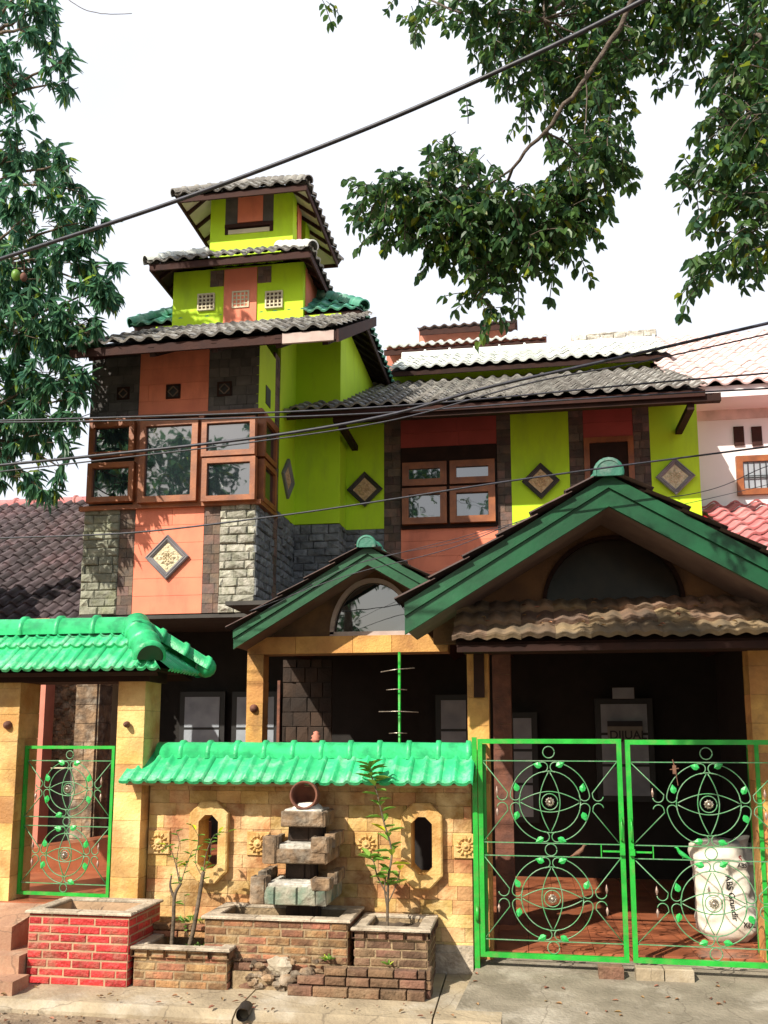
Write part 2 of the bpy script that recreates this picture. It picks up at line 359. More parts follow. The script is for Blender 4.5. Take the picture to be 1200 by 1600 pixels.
M('interior',(.016,.013,.011),.9,(.01,.008,.007),bump=.2)
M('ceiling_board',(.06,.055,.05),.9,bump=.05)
M('soffit_pink',(.2,.14,.115),.8,(.15,.1,.085),bump=.1)
M('clay',(.19,.07,.04),.8,(.1,.04,.027),scale=10,bump=.4,bscale=30)
M('rock_white',(.66,.63,.56),.9,(.34,.31,.26),scale=10,bump=1,bscale=25,island=.2,dirt=(.15,.12,.09),dscale=9,damt=.6)
M('rock_mix',(.27,.175,.10),.95,(.085,.06,.04),scale=9,bump=1.4,bscale=20,island=.4,dirt=(.45,.40,.32),dscale=7,damt=.6)
M('rock_green',(.13,.18,.13),.9,(.30,.27,.21),scale=10,bump=1,bscale=25,island=.4,huejit=.02)
M('sack',(.76,.72,.64),.6,(.66,.6,.5),scale=6,bump=.35,bscale=16,dirt=(.5,.36,.22),dscale=4,damt=.45)
M('ink',(.03,.03,.035),.8,bump=0);M('ink_red',(.6,.05,.05),.8,bump=0)
M('cable',(.012,.013,.018),.5,(.03,.03,.05),scale=20,bump=.1)
M('bark',(.15,.11,.075),.95,(.08,.06,.04),scale=14,bump=.9,bscale=30)
M('bark_pale',(.13,.1,.08),.95,(.075,.058,.045),scale=25,bump=.8,bscale=40)
M('pipe_black',(.02,.02,.02),.5,bump=.1)
M('dead_leaf',(.33,.17,.08),.8,(.2,.1,.05),scale=5,bump=0,island=.4,huejit=.03)
M('paper',(.25,.235,.2),.8,bump=0)
M('pebble',(.34,.27,.19),.95,(.22,.17,.12),bump=.3,island=.4)
M('red_paint',(.6,.03,.04),.5,bump=.1)
leafmat('leaf_mango',(.045,.14,.10),(.12,.28,.13),.55)
leafmat('leaf_oval',(.028,.085,.045),(.10,.20,.045),.5)
leafmat('leaf_young',(.10,.26,.035),(.22,.38,.06),.3)
def glassmat():
    m=bpy.data.materials.new('window_glass');m.use_nodes=True;n=m.node_tree;b=n.nodes['Principled BSDF']
    b.inputs['Base Color'].default_value=(.012,.016,.02,1);b.inputs['Roughness'].default_value=.02;b.inputs['IOR'].default_value=2.6
    t=n.nodes.new('ShaderNodeTexCoord');z=n.nodes.new('ShaderNodeTexNoise');z.inputs['Scale'].default_value=3;bp=n.nodes.new('ShaderNodeBump');bp.inputs['Distance'].default_value=.003;bp.inputs['Strength'].default_value=.35
    n.links.new(t.outputs['Object'],z.inputs['Vector']);n.links.new(z.outputs[0],bp.inputs['Height']);n.links.new(bp.outputs[0],b.inputs['Normal'])
    MATS['glass']=m
glassmat()
# ================================================================ SETTING: ground
g=MB();n=60
xs=[-60,-30,-15,-9]+[-7+.25*i for i in range(49)]+[7,12,30,60];ys=[-80,-40,-20,-8,-2,2,4]+[4.6+.1*i for i in range(12)]+[5.9,8,14,30,80,300]
for y in ys:
    for x in xs:
        g.v.append(Vector((x,y,-.07+(random.uniform(-.008,.008) if 4<y<5.8 else 0))))
for j in range(len(ys)-1):
    for i in range(len(xs)-1):
        a=j*len(xs)+i;g.f.append((a,a+1,a+1+len(xs),a+len(xs)));g.sm.append(True)
struct(g,'ground','dirt')
k=MB()
for x0,x1 in((-3.62,-1.86),(-1.855,-.62),(-.615,-.2)):
    k.prism([(x0,5.66,-.2),(x0,5.66,-.045),(x0,5.74,-.005),(x0,6.9,.03),(x0,6.9,-.2)],(x1-x0-.006,0,0))
struct(k,'kerb','concrete')
k=MB();pl=at(690,1597,Z=-.03);xr=6
k.prism([(-.56,5.5,-.3),(-.56,5.5,-.035),(-.36,6.86,.085),(-.36,6.86,-.3)],(.0001,0,0));k=MB()
pts=[(-.62,5.45),(-.50,5.9),(-.385,6.98),(6,6.98),(6,5.45)]
zz=lambda y:-.04+(y-5.45)/1.53*.13
k.v=[Vector((x,y,-.3)) for x,y in pts]+[Vector((x,y,zz(y))) for x,y in pts];m_=len(pts)
k.f=[tuple(range(m_,2*m_))[::-1]]+[(i,(i+1)%m_,m_+(i+1)%m_,m_+i) for i in range(m_)];k.sm=[False]*len(k.f)
struct(k,'driveway','apron')
# carport floor of tiles
f=MB();f.box(-3.4,2.4,7.0,10.9,-.2,.118);struct(f,'porch_floor','floor_tile')
f=MB()
for i in range(24):
    for j in range(16):
        x0=-3.4+i*.24;y0=7.0+j*.24;f.block((x0+.002,y0+.002,.118),(.236,0,0),(0,.236,0),(0,0,.012),.002)
o=struct(f,'floor_tiling','floor_tile')
# path behind the left gate, ramp and steps in front
f=MB();f.box(-6.5,-2.95,6.62,10.9,-.2,.44);struct(f,'path','floor_tile')
f=MB()
f.prism([(-6.5,5.75,-.1),(-6.5,5.75,.22),(-6.5,6.62,.43),(-6.5,6.62,-.1)],(2.85,0,0))
f.v[5].y=6.12;f.v[4].y=6.12;f.v[5].z=.36
struct(f,'ramp','ramp_paving')
f=MB();f.box(-6.5,-3.50,5.98,6.3,-.1,.20);f.box(-6.5,-3.42,5.78,5.98,-.1,.085);struct(f,'entrance_steps','ramp_paving')
# ================================================================ BOUNDARY WALL
wall=thing('boundary_wall','yellow stone tiled front wall with octagonal openings and green tiled coping','wall',(-1.75,6.8,0))
WX0,WX1=-2.93,-.43;WY=6.75
oct_c=[at(329,1315,Y=WY),at(660,1320,Y=WY)]
ex=[(c.x-.115-WX0,c.x+.115-WX0,c.z-.235,c.z+.235) for c in oct_c]
b=MB();holed_wall(b,WX0,WX1,WY+.012,WY+.16,0,1.42,[(c.x-.115,c.x+.115,c.z-.235,c.z+.235) for c in oct_c]);b.build('wall_core','mortar',wall)
b=MB();masonry(b,(WX0,WY+.012,.13),(1,0,0),(0,0,1),(0,-1,0),WX1-WX0,1.27,  .095,.19,.0018,.012,.0018,.002,[(a,bb,c-.13,d-.13) for a,bb,c,d in ex]);b.build('stone_facing','cream_tile',wall)
b=MB();b.box(-.74,WX1,WY-.045,WY+.01,-.02,.16);b.box(-.74,WX1,WY-.03,WY+.01,.16,.21);b.build('plinth','rim',wall)
def octa(hw,hh,ch):return [(-hw+ch,-hh),(hw-ch,-hh),(hw,-hh+ch),(hw,hh-ch),(hw-ch,hh),(-hw+ch,hh),(-hw,hh-ch),(-hw,-hh+ch)]
for c in oct_c:
    b=MB();o1=octa(.152,.305,.09);i1=octa(.078,.205,.05);y0=WY-.055;y1=WY+.03;yb=WY+.17
    rings=[[Vector((c.x+x,y1,c.z+z)) for x,z in o1],[Vector((c.x+x,y0,c.z+z)) for x,z in o1],[Vector((c.x+x*.93+0,y0-.008,c.z+z*.97)) for x,z in o1],[Vector((c.x+x,y0-.008,c.z+z)) for x,z in i1],[Vector((c.x+x,yb,c.z+z)) for x,z in i1]]
    b.v=sum(rings,[])
    for q in range(4):
        for i in range(8):
            b.f.append((q*8+i,q*8+(i+1)%8,(q+1)*8+(i+1)%8,(q+1)*8+i));b.sm.append(False)
    b.build('octagon_frame','cream_frame',wall)
def flower(parent,c,s,mat='cream_frame'):
    b=MB();b.block((c.x-s,c.y,c.z-s),(2*s,0,0),(0,0,2*s),(0,-.014,0),.006)
    for i in range(12):
        a=2*math.pi*i/12;d=Vector((math.cos(a),0,math.sin(a)));t=Vector((-d.z,0,d.x));p=c+Vector((0,-.014,0))
        b.add([p+d*s*.34,p+d*s*.62+t*s*.17+Vector((0,-.006,0)),p+d*s*.92,p+d*s*.62-t*s*.17+Vector((0,-.006,0)),p+d*s*.62+Vector((0,-.026,0))],[(0,1,4),(1,2,4),(2,3,4),(3,0,4)])
    b.lathe(c+Vector((0,-.014,0)),[(s*.38,0),(s*.38,.012),(s*.28,.02),(s*.2,.012),(s*.18,.02),(0.001,.028)],16,(0,-1,0))
    return b.build('flower_plaque',mat,parent)
for p in((249,1316),(404,1318),(573,1319),(728,1322)):
    flower(wall,at(*p,Y=WY-.002),.088)
EV=1.395;RZ=1.60
# green coping: front slope, back slope, ridge caps
cw0=at(187,1215,Y=6.5).x;cw1=at(738,1215,Y=6.5).x
b=MB();tiles(b,(cw0,6.49,EV-.045),(1,0,0),(0,.34,.22),cw1-cw0,.41,.22,.43,.021,flat_s,.012,nu=16,jit=.002)
tiles(b,(cw1,7.17,EV-.045),(-1,0,0),(0,-.34,.22),cw1-cw0,.41,.22,.43,.021,flat_s,.012,nu=16,jit=.002)
b.build('coping_tiles','green_tile',wall)
b=MB();slab(b,(cw0+.03,6.53,EV-.04),(1,0,0),(0,.34,.22),cw1-cw0-.06,.37,.03);slab(b,(cw0+.03,7.13,EV-.04),(1,0,0),(0,-.34,.22),cw1-cw0-.06,.37,.03);b.build('coping_bed','mortar',wall)
b=MB();ridge(b,(WX0+.03,6.83,RZ-.045),(WX1,6.83,RZ-.045),.085,.235,.016,1.15,14);b.build('ridge_caps','green_cap',wall)
b=MB();c=at(494,1152,Y=7.0);b.lathe((c.x,c.y,c.z-.09),[(.03,0),(.03,.06),(.045,.07),(.03,.085),(.04,.1),(.02,.115),(.025,.13),(.001,.14)],12)
tag(b.build('clay_finial','salmon'),'small reddish clay finial poking up behind the green wall ridge','ornament')
# ================================================================ LEFT GATEWAY
gw=thing('gateway','cream stone gateway with thick green tiled hip roof at left','gateway',(-3.6,6.8,.44))
def pillar(root,x0,x1,y0,y1,z0,z1,mat='cream_pillar',ch=.21,name='pillar'):
    b=MB();b.box(x0+.008,x1-.008,y0+.008,y1-.008,z0,z1);cpp=b.build(name,'mortar',root)
    b=MB()
    for O,U,N,L_ in(((x0,y0+.008,z0),(1,0,0),(0,-1,0),x1-x0),((x1-.008,y0,z0),(0,1,0),(1,0,0),y1-y0),((x0+.008,y1,z0),(0,-1,0),(-1,0,0),y1-y0)):
        masonry(b,O,U,(0,0,1),N,L_,z1-z0,ch,.5,.002,.008,.001,.0015)
    b.build('stone_cladding',mat,cpp);return cpp
PX0,PX1=-3.165,-2.94
pr=pillar(gw,PX0,PX1,6.62,6.92,0,2.16);pl_=pillar(gw,-4.4,at(28,1150,Y=6.62).x,6.62,6.92,.2,2.16)
def boss(root,c,r,sz=1):
    b=MB();b.lathe(c,[(r*1.15,0),(r*1.15,.012),(r*.95,.03),(r*.6,.045),(.001,.05)],14,(0,-1,0));b.build('boss','clay',root)
boss(gw,at(13,1133,Y=6.62),.03);boss(wall,at(199,1132,Y=6.6),.022)
b=MB();b.box(-5.0,-2.9,6.6,6.94,2.12,2.24);b.box(-3.19,-3.168,6.7,6.8,.44,2.12);b.build('lintel','wood_dark',gw)
# hip roof
GX0,GX1,GY0,GY1,GZ=-5.1,-2.71,6.36,7.20,2.21;hy=(GY1-GY0)/2;slope=.86;rz=GZ+hy*slope
b=MB();Dv=math.hypot(hy,hy*slope)
cf=lambda v:(v/Dv*hy,(GX1-GX0)-v/Dv*hy*.95)
tiles(b,(GX0,GY0,GZ-.03),(1,0,0),(0,1,slope),GX1-GX0,Dv,.19,.30,.022,flat_s,.025,cf,nu=12,jit=.002)
tiles(b,(GX1,GY1,GZ-.03),(-1,0,0),(0,-1,slope),GX1-GX0,Dv,.19,.30,.022,flat_s,.025,cf,nu=12,jit=.002)
cs=lambda v:(v/Dv*hy,2*hy-v/Dv*hy)
tiles(b,(GX1,GY0,GZ-.03),(0,1,0),(-1,0,slope),2*hy,Dv,.12,.3,.018,flat_s,.025,cs,nu=12,jit=.002)
b.build('roof_tiles','green_tile',gw)
b=MB();cfs=lambda v:(.05+v/Dv*hy,(GX1-GX0)-.05-v/Dv*hy);slab(b,(GX0,GY0+.04,GZ-.03),(1,0,0),(0,1,slope),GX1-GX0,Dv*.93,.04,cfs);slab(b,(GX1,GY1-.04,GZ-.03),(-1,0,0),(0,-1,slope),GX1-GX0,Dv*.93,.04,cfs)
b.box(GX0+.1,GX1-.1,GY0+.1,GY1-.1,2.2,2.225);b.build('roof_board','wood_dark',gw)
b=MB();ym=(GY0+GY1)/2;xr_=GX1-hy+.02
ridge(b,(GX0+hy,ym,rz-.03),(xr_,ym,rz-.03),.10,.34,.02,1.15,16);rc=b.build('ridge_caps','green_cap',gw)
b=MB();ridge(b,(xr_,ym,rz+.01),(GX1-.09,GY0+.0,GZ+.075),.108,.2,.018,1.05,16)
e=Vector((GX1-.09,GY0+.0,GZ+.075));
b.build('hip_caps','green_cap',gw);b=MB()
ridge(b,(xr_,ym,rz+.0),(GX1+.04,GY1+.0,GZ+.05),.085,.2,.018,1.05,14);b.build('hip_caps','green_cap',gw)
b=MB();d=(e-Vector((xr_,ym,rz+.01))).normalized();u=d.cross(Vector((0,0,1))).normalized();w=u.cross(d);w=w if w.z>0 else -w
ps=[e-d*.004+u*math.cos(a)*.10+w*math.sin(a)*.105 for a in [-.25+(math.pi+.5)*i/16 for i in range(17)]]
b.prism(ps,-d*.02);b.build('cap_end','board_green',gw)
b=MB();q=Vector((GX1+.04,GY1,GZ+.05));sphere(b,q+Vector((0,0,.01)),.088,14,1,1,1);b.build('hip_knob','green_cap',gw)
# ================================================================ GATES
def arcp(cx,cy,r,a0,a1,n=14,ry=None):
    ry=ry or r
    return [(cx+r*math.cos(R(a0+(a1-a0)*i/n)),cy+ry*math.sin(R(a0+(a1-a0)*i/n))) for i in range(n+1)]
LEAFME={}
def leaf_orn(parent,P,ang,s):
    # embossed metal leaf
    b=MB();d=(math.cos(ang),math.sin(ang));t=(-d[1],d[0]);sh=[(0,0),(.25,.3),(.55,.36),(.85,.18),(1.1,0),(.85,-.18),(.55,-.36),(.25,-.3)]
    vs=[P(d[0]*x*s+t[0]*y*s,d[1]*x*s+t[1]*y*s,-.006) for x,y in sh]+[P(d[0]*.55*s,d[1]*.55*s,-.014),P(d[0]*.1*s,d[1]*.1*s,-.012),P(d[0]*1.0*s,d[1]*1.0*s,-.01)]
    b.add(vs,[(0,9,1),(1,9,8,2),(2,8,3),(3,8,10),(3,10,4),(4,10,5),(5,10,8),(5,8,6),(6,8,7),(7,8,9),(7,9,0)])
    return b.build('leaf_ornament','green_leaf_metal',parent)
def gate(name,label,A,B,z0,z1,fw,latch=None,seed=0,ros='silver',bird=None,rod=.0042,stile=None):
    """A,B: bottom corners (x,y) of the leaf; frame between z0 and z1"""
    rnd=random.Random(seed)
    A=Vector((A[0],A[1],0));B=Vector((B[0],B[1],0));U=(B-A).normalized();Wd=(B-A).length;N=Vector((U.y,-U.x,0))
    root=thing(name,label,'gate',(A.x,A.y,z0),group='green wrought iron gates')
    def P(u,v,d=0):return A+U*u+Vector((0,0,v))+N*(-d)
    f=MB();t=.028
    def fb(u0,u1,v0,v1,th=t):f.obox(P((u0+u1)/2,(v0+v1)/2),U*((u1-u0)/2),N*(th/2),Vector((0,0,(v1-v0)/2)))
    fb(0,fw,z0,z1);fb(Wd-fw,Wd,z0,z1);fb(fw,Wd-fw,z1-fw*1.0,z1);fb(fw,Wd-fw,z0,z0+fw);f.build('frame','green_metal',root)
    hb=MB();Ht=z1-z0;gap=Ht*.06;ph=(Ht-2*fw-3.3*gap)/2
    lines=[z0+fw+gap*.95,z0+fw+gap*.95+ph,z0+fw+gap*1.95+ph,z0+fw+gap*1.95+2*ph]
    for v in lines:hb=MB();hb.bar(P(fw,v),P(Wd-fw,v),.007,.007);hb.build('cross_bar','green_rod',root)
    cxu=Wd/2
    rb=MB()
    for v in (z0+fw+gap*.48,(lines[1]+lines[2])/2,(lines[3]+z1-fw)/2):
        rb=MB();rb.tube([P(cxu+x,v+y) for x,y in arcp(0,0,gap*.45,0,360,18)],rod,6);rb.build('ring','green_rod',root)
    for mi,(va,vb) in enumerate(((lines[0],lines[1]),(lines[2],lines[3]))):
        cv=(va+vb)/2;Rv=ph*.5*.985;Ru=min(Rv,(Wd-2*fw)*.385)
        def Q(x,y):return P(cxu+x*Ru,cv+y*Rv)
        s=MB()
        for sx in(1,-1):
            for sy in(1,-1):
                pts=[(math.cos(R(a)),math.sin(R(a))) for a in range(13,78,4)]
                tc_=[(.155+.125*math.cos(R(a)),.86+.125*math.sin(R(a))) for a in range(80,300,22)]
                rc_=[(.86+.125*math.cos(R(a)),.155+.125*math.sin(R(a))) for a in range(10,-210,-22)]
                pts=rc_[::-1]+pts+tc_
                s.tube([Q(x*sx,y*sy) for x,y in pts],rod,6)
                # corner diagonal curling outward to a bud
                lu=(Wd-2*fw)/2/Ru
                dg=[(lu,1.0),(1.05,.22)]+[(1.19+.13*math.cos(R(a)),.16+.13*math.sin(R(a))) for a in range(190,370,20)]
                if (lu-1)>.18:s.tube([Q(x*sx,y*sy) for x,y in dg],rod,6)
                else:s.tube([Q(x*sx,y*sy) for x,y in [(lu,1.0),(1.0,.2)]],rod,6)
        s.tube([Q(x,y) for x,y in arcp(0,0,.76,0,360,36)],rod,6)
        for ax in(0,1):
            for sg in(1,-1):
                pp=[]
                for i in range(21):
                    tt=-1+2*i/20;w=.235*sg*(1-abs(tt)**1.8)+.02*sg;pp.append((tt*.73,w))
                s.tube([Q(*(p if ax==0 else p[::-1])) for p in pp],rod,6)
        s.tube([Q(x,y) for x,y in arcp(0,0,.2,0,360,20)],rod,6)
        s.build('scroll_work','green_rod',root)
        for (x,y,a) in((.17,.88,20),(-.17,.88,160),(.17,-.88,-20),(-.17,-.88,200),(.80,.24,75),(.80,-.24,-75),(-.80,.24,105),(-.80,-.24,-105)):
            if rnd.random()<.93:
                leaf_orn(root,lambda u,v,d,x=x,y=y:P(cxu+x*Ru+u,cv+y*Rv+v,d),R(a+rnd.uniform(-12,12)),.062)
        b=MB();c=P(cxu,cv,-.01)
        for i in range(10):
            a=2*math.pi*i/10;d=U*math.cos(a)+Vector((0,0,math.sin(a)));tt=N.cross(d);r_=.034
            b.add([c+d*.008,c+d*r_*.75+tt*r_*.3+N*.004,c+d*r_,c+d*r_*.75-tt*r_*.3+N*.004,c+d*r_*.6+N*.012],[(0,1,4),(1,2,4),(2,3,4),(3,0,4)])
        b.lathe(c,[(.014,0),(.013,.01),(.008,.014),(.001,.016)],12,N);b.build('rosette',ros if mi or ros!='mix' else 'silver',root)
        if (Wd-2*fw)/2/Ru-1>.18:
            for sx in(1,-1):
                for sy in(1,-1):
                    if rnd.random()<.85:
                        b=MB();b.lathe(Q(1.32*sx,.16*sy),[(.004,0),(.006,.012),(.011,.02),(.009,.035),(.003,.055),(.001,.062)],8,(0,0,sy));b.build('bud','bud_metal',root)
    if latch:
        b=MB();v=(lines[1]+lines[2])/2;u0=Wd-fw if latch=='R' else fw;sg=-1 if latch=='R' else 1
        b.bar(P(u0,v,-.012),P(u0+sg*.12,v,-.012),.012);b.obox(P(u0-sg*fw*.4,v,-.03),U*.018,N*.012,Vector((0,0,.022)));b.bar(P(u0+sg*.13,lines[1]),P(u0+sg*.13,lines[2]),.007);b.build('latch','green_metal',root)
        b=MB();b.tube([P(u0-sg*fw*.4,v+.07,-.016),P(u0-sg*fw*.4,v+.09,-.045),P(u0-sg*fw*.4,v+.2,-.045),P(u0-sg*fw*.4,v+.23,-.016)],.006,6);b.build('handle','green_metal',root)
    return root,P,lines
gl=[at(746,1153,Y=6.72),at(970,1155,Y=6.70),at(976,1157,Y=6.69),at(1232,1158,Y=6.66)]
G1,P1,l1=gate('gate_leaf','left leaf of the green carport gate with latch and brown metal bird',(gl[0].x,6.72),(gl[1].x,6.70),.145,1.678,.034,'R',3)
G2,P2,l2=gate('gate_leaf','right leaf of the green carport gate in front of the white sacks',(gl[2].x,6.69),(gl[3].x,6.66),.15,1.672,.034,'L',5)
G3,P3,l3=gate('gate_leaf','narrow green gate leaf between the cream pillars under the green hip roof',(at(41,1165,Y=6.74).x,6.74),(at(181,1165,Y=6.70).x,6.70),.475,1.622,.024,None,8)
# posts and hinges
b=MB();x=gl[0].x-.024;b.box(x-.018,x+.018,6.705,6.74,.05,1.69);b.build('gate_post','green_metal',G1)
for z in(1.42,.44):
    b=MB();b.tube([(x+.006,6.695,z-.05),(x+.006,6.695,z+.05)],.013,8);b.build('hinge','green_metal',G1)
b=MB();x=at(37,1165,Y=6.76).x-.02;b.box(x-.055,x-.02,6.78,6.84,.46,1.66);b.build('gate_post','green_metal',G3)
def bird(root,P,u,v,s,flip,mat):
    b=MB();f=-1 if flip else 1
    body=[(-.9,-.35,.02),(-.45,-.12,.1),(0,.12,.22),(.35,.4,.2),(.5,.62,.13),(.58,.78,.13),(.7,.84,.06),(.85,.8,.01)]
    b.tube([P(u+f*x*s,v+y*s,-.0) for x,y,_ in body],[r*s for *_,r in body],8)
    b.tube([P(u+.1*s*f,v+.1*s),P(u+.12*s*f,v-.2*s)],.003,5)
    b.build('bird_ornament',mat,root)
bird(G1,P1,.70,l1[1]+.02,.075,False,'rust');bird(G2,P2,.37,l2[1]+.02,.075,True,'green_leaf_metal')
b=MB();c=P2(.33,l2[3]-.05,-.02)
b.obox(c,(.012,0,0),(0,.004,0),(0,0,.03));b.bar(c+Vector((.0,0,.03)),c+Vector((-.01,0,.07)),.006);b.bar(c+Vector((.01,0,-.03)),c+Vector((.02,0,-.11)),.004);b.bar(c+Vector((-.03,0,0)),c+Vector((.03,0,.01)),.006);b.build('lizard_ornament','rust',G2)
# folded side leaves edge-on behind the carport gate
def folded(label,x,y0,y1):
    root=thing('folded_gate_leaf',label,'gate',(x,y0,.13),group='green wrought iron gates')
    b=MB()
    for y in(y0,y1):b.box(x-.014,x+.014,y-.016,y+.016,.14,1.64)
    for z in(.14,1.61):b.box(x-.014,x+.014,y0+.016,y1-.016,z,z+.03)
    b.build('frame','green_metal',root)
    b=MB();w=y1-y0
    for c in(.5,1.2):
        b.tube([(x,(y0+y1)/2+w*.42*math.cos(R(a)),c+.32*math.sin(R(a))) for a in range(0,361,15)],.0045,6)
        b.tube([(x,(y0+y1)/2+w*.25*math.cos(R(a)),c+.22*math.sin(R(a))) for a in range(0,361,15)],.0045,6)
        for s1,s2 in((1,1),(1,-1),(-1,1),(-1,-1)):b.tube([(x,(y0+y1)/2+s1*w*.48,c+s2*.34),(x,(y0+y1)/2+s1*w*.3,c+s2*.2)],.0045,6)
    b.build('scroll_work','green_rod',root)
folded('green side gate leaf folded back edge-on beside the left carport column',-.335,6.78,7.2)
folded('green side gate leaf folded back edge-on at the right edge of the carport',at(1189,1300,Y=6.95).x,6.95,7.17)
# bricks wedged under the gate
for i,(p0,p1,z,mt,lb) in enumerate(((935,975,.035,'dark_brick','dark weathered brick wedged under the left gate leaf'),(993,1037,.03,'concrete','pale brick lying under the right gate leaf, nearer the gap'),(1038,1084,.03,'concrete','pale brick lying under the right gate leaf, farther from the gap'))):
    a=at(p0,1518,Y=6.63).x;c=at(p1,1518,Y=6.63).x
    b=MB();b.block((a,6.59,.05),(c-a-.004,0,0),(0,.1,0),(0,0,.088),.006);tag(b.build('brick',mt),lb,'brick','loose bricks under the gate')
# ================================================================ PLANTERS
def planter(name,label,x0,x1,y0,y1,z0,h,t,bm,mm,rimm,ch=.056,bl=.19,rim=True,fill=.12,skew=0,capbricks=False,cat='planter'):
    root=thing(name,label,cat,((x0+x1)/2,(y0+y1)/2,z0))
    b=MB()
    for (a,c,d,e) in((x0,x1,y0,y0+t),(x0,x1,y1-t,y1),(x0,x0+t,y0+t,y1-t),(x1-t,x1,y0+t,y1-t)):b.box(a+(.003 if a==x0 else 0),c-(.003 if c==x1 else 0),d+(.003 if d==y0 else 0),e-(.003 if e==y1 else 0),z0,z0+h-.002)
    b.build('planter_core',mm,root)
    b=MB()
    masonry(b,(x0,y0+.014,z0),(1,0,0),(0,0,1),(0,-1,0),x1-x0,h,ch,bl,.011,.016,.003,.005,jl=.18,rough=.0015)
    masonry(b,(x1-.014,y0,z0),(0,1,0),(0,0,1),(1,0,0),y1-y0,h,ch,bl,.011,.016,.003,.005,jl=.18,rough=.0015)
    masonry(b,(x0+.014,y1,z0),(0,-1,0),(0,0,1),(-1,0,0),y1-y0,h,ch,bl,.011,.016,.003,.005,jl=.18,rough=.0015)
    b.build('brick_facing',bm,root)
    if rim:
        b=MB();o=.022;zt=z0+h
        if capbricks:
            masonry(b,(x0-o,y0-o,zt-.055),(1,0,0),(0,0,1),(0,1,0),x1-x0+2*o,.055,.055,.14,.012,.1,.002,.004,rough=.001)
            masonry(b,(x1+o,y0-o+.1,zt-.055),(0,1,0),(0,0,1),(-1,0,0),y1-y0-.1,.055,.055,.14,.012,.1,.002,.004,rough=.001);b.build('cap_bricks',bm,root);b=MB()
        for (a,c,d,e) in((x0-o,x1+o,y0-o,y0+t),(x0-o,x1+o,y1-t,y1),(x0-o,x0+t,y0+t,y1-t),(x1-t,x1+o,y0+t,y1-t)):masonry(b,(a,d,zt+.001),(1,0,0),(0,1,0),(0,0,1),c-a,e-d,9,.42,.002,.018,.0015,.006,rough=.0015)
        b.build('rim',rimm,root)
    b=MB();a=len(b.v);nx=8
    for j in range(nx+1):
        for i in range(nx+1):b.v.append(Vector((x0+t+(x1-x0-2*t)*i/nx,y0+t+(y1-y0-2*t)*j/nx,z0+h-fill+random.uniform(-.012,.012))))
    for j in range(nx):
        for i in range(nx):b.f.append((j*(nx+1)+i,j*(nx+1)+i+1,(j+1)*(nx+1)+i+1,(j+1)*(nx+1)+i));b.sm.append(True)
    b.build('soil','soil',root)
    return root
rp=planter('brick_planter','red painted brick planter with pale cement rim at the left',-3.49,-2.745,6.06,6.60,0,.475,.075,'red_brick','red_mortar','rim',fill=.1)
lp=planter('brick_planter','low brown brick planter between the red planter and the fountain basin',-2.72,-2.05,6.10,6.66,0,.255,.07,'old_brick','brick_mortar','rim',capbricks=True,fill=.08)
b=MB();masonry(b,(-2.75,6.52,.25),(1,0,0),(0,0,1),(0,-1,0),.5,.1,.05,.19,.01,.06,.003,.005,rough=.0015);b.build('back_ledge','old_brick',lp)
bs=planter('fountain_basin','large brown brick basin under the stacked stone fountain',-2.26,-1.245,6.22,6.735,0,.445,.085,'old_brick','brick_mortar','rim',fill=.2,cat='basin')
rr=planter('brick_planter','brown brick planter with wide cement rim against the wall right of the fountain',-1.20,-.70,6.22,6.735,0,.40,.075,'dark_brick','brick_mortar','rim',capbricks=True,fill=.03)
# low broken retaining wall in front
lw=thing('broken_brick_wall','low crumbling dark brick edging with rubble in front of the fountain basin','wall',(-1.3,6.12,0))
b=MB();masonry(b,(-1.62,6.12,0),(1,0,0),(0,0,1),(0,-1,0),.92,.07,.07,.2,.009,.07,.004,.006,rough=.003)
masonry(b,(-1.56,6.14,.07),(1,0,0),(0,0,1),(0,-1,0),.86,.06,.06,.18,.009,.07,.004,.006,rough=.003)
masonry(b,(-1.38,6.15,.13),(1,0,0),(0,0,1),(0,-1,0),.68,.055,.055,.17,.009,.07,.004,.006,rough=.003)
masonry(b,(-2.03,6.2,0),(1,0,0),(0,0,1),(0,-1,0),.3,.2,.06,.17,.011,.04,.012,.006,rough=.004)
masonry(b,(-.70,6.10,0),(0,1,0),(0,0,1),(1,0,0),.15,.185,.06,.15,.009,.03,.004,.006)
b.build('bricks','dark_brick',lw)
b=MB();b.box(-2.03,-.705,6.15,6.225,0,.12);b.box(-1.25,-.705,6.16,6.225,.1,.165);b.build('mortar_fill','brick_mortar',lw)
b=MB();c=at(437,1508,Y=6.15);rock(b,c,.085,1.15,.4,.7,12,.22);b.build('plaster_lump','lump',lw)
b=MB()
for i in range(46):rock(b,at(random.uniform(385,520),random.uniform(1500,1545),Y=6.15),random.uniform(.012,.035),1.2,.8,.7,7,.3)
for p,r in(((462,1522),.035),((418,1528),.035),((450,1532),.055),((480,1520),.045),((405,1508),.03),((432,1538),.03)):rock(b,at(*p,Y=6.12),r,1.2,.7,.7,8,.2)
b.build('rubble','rock_mix',lw)
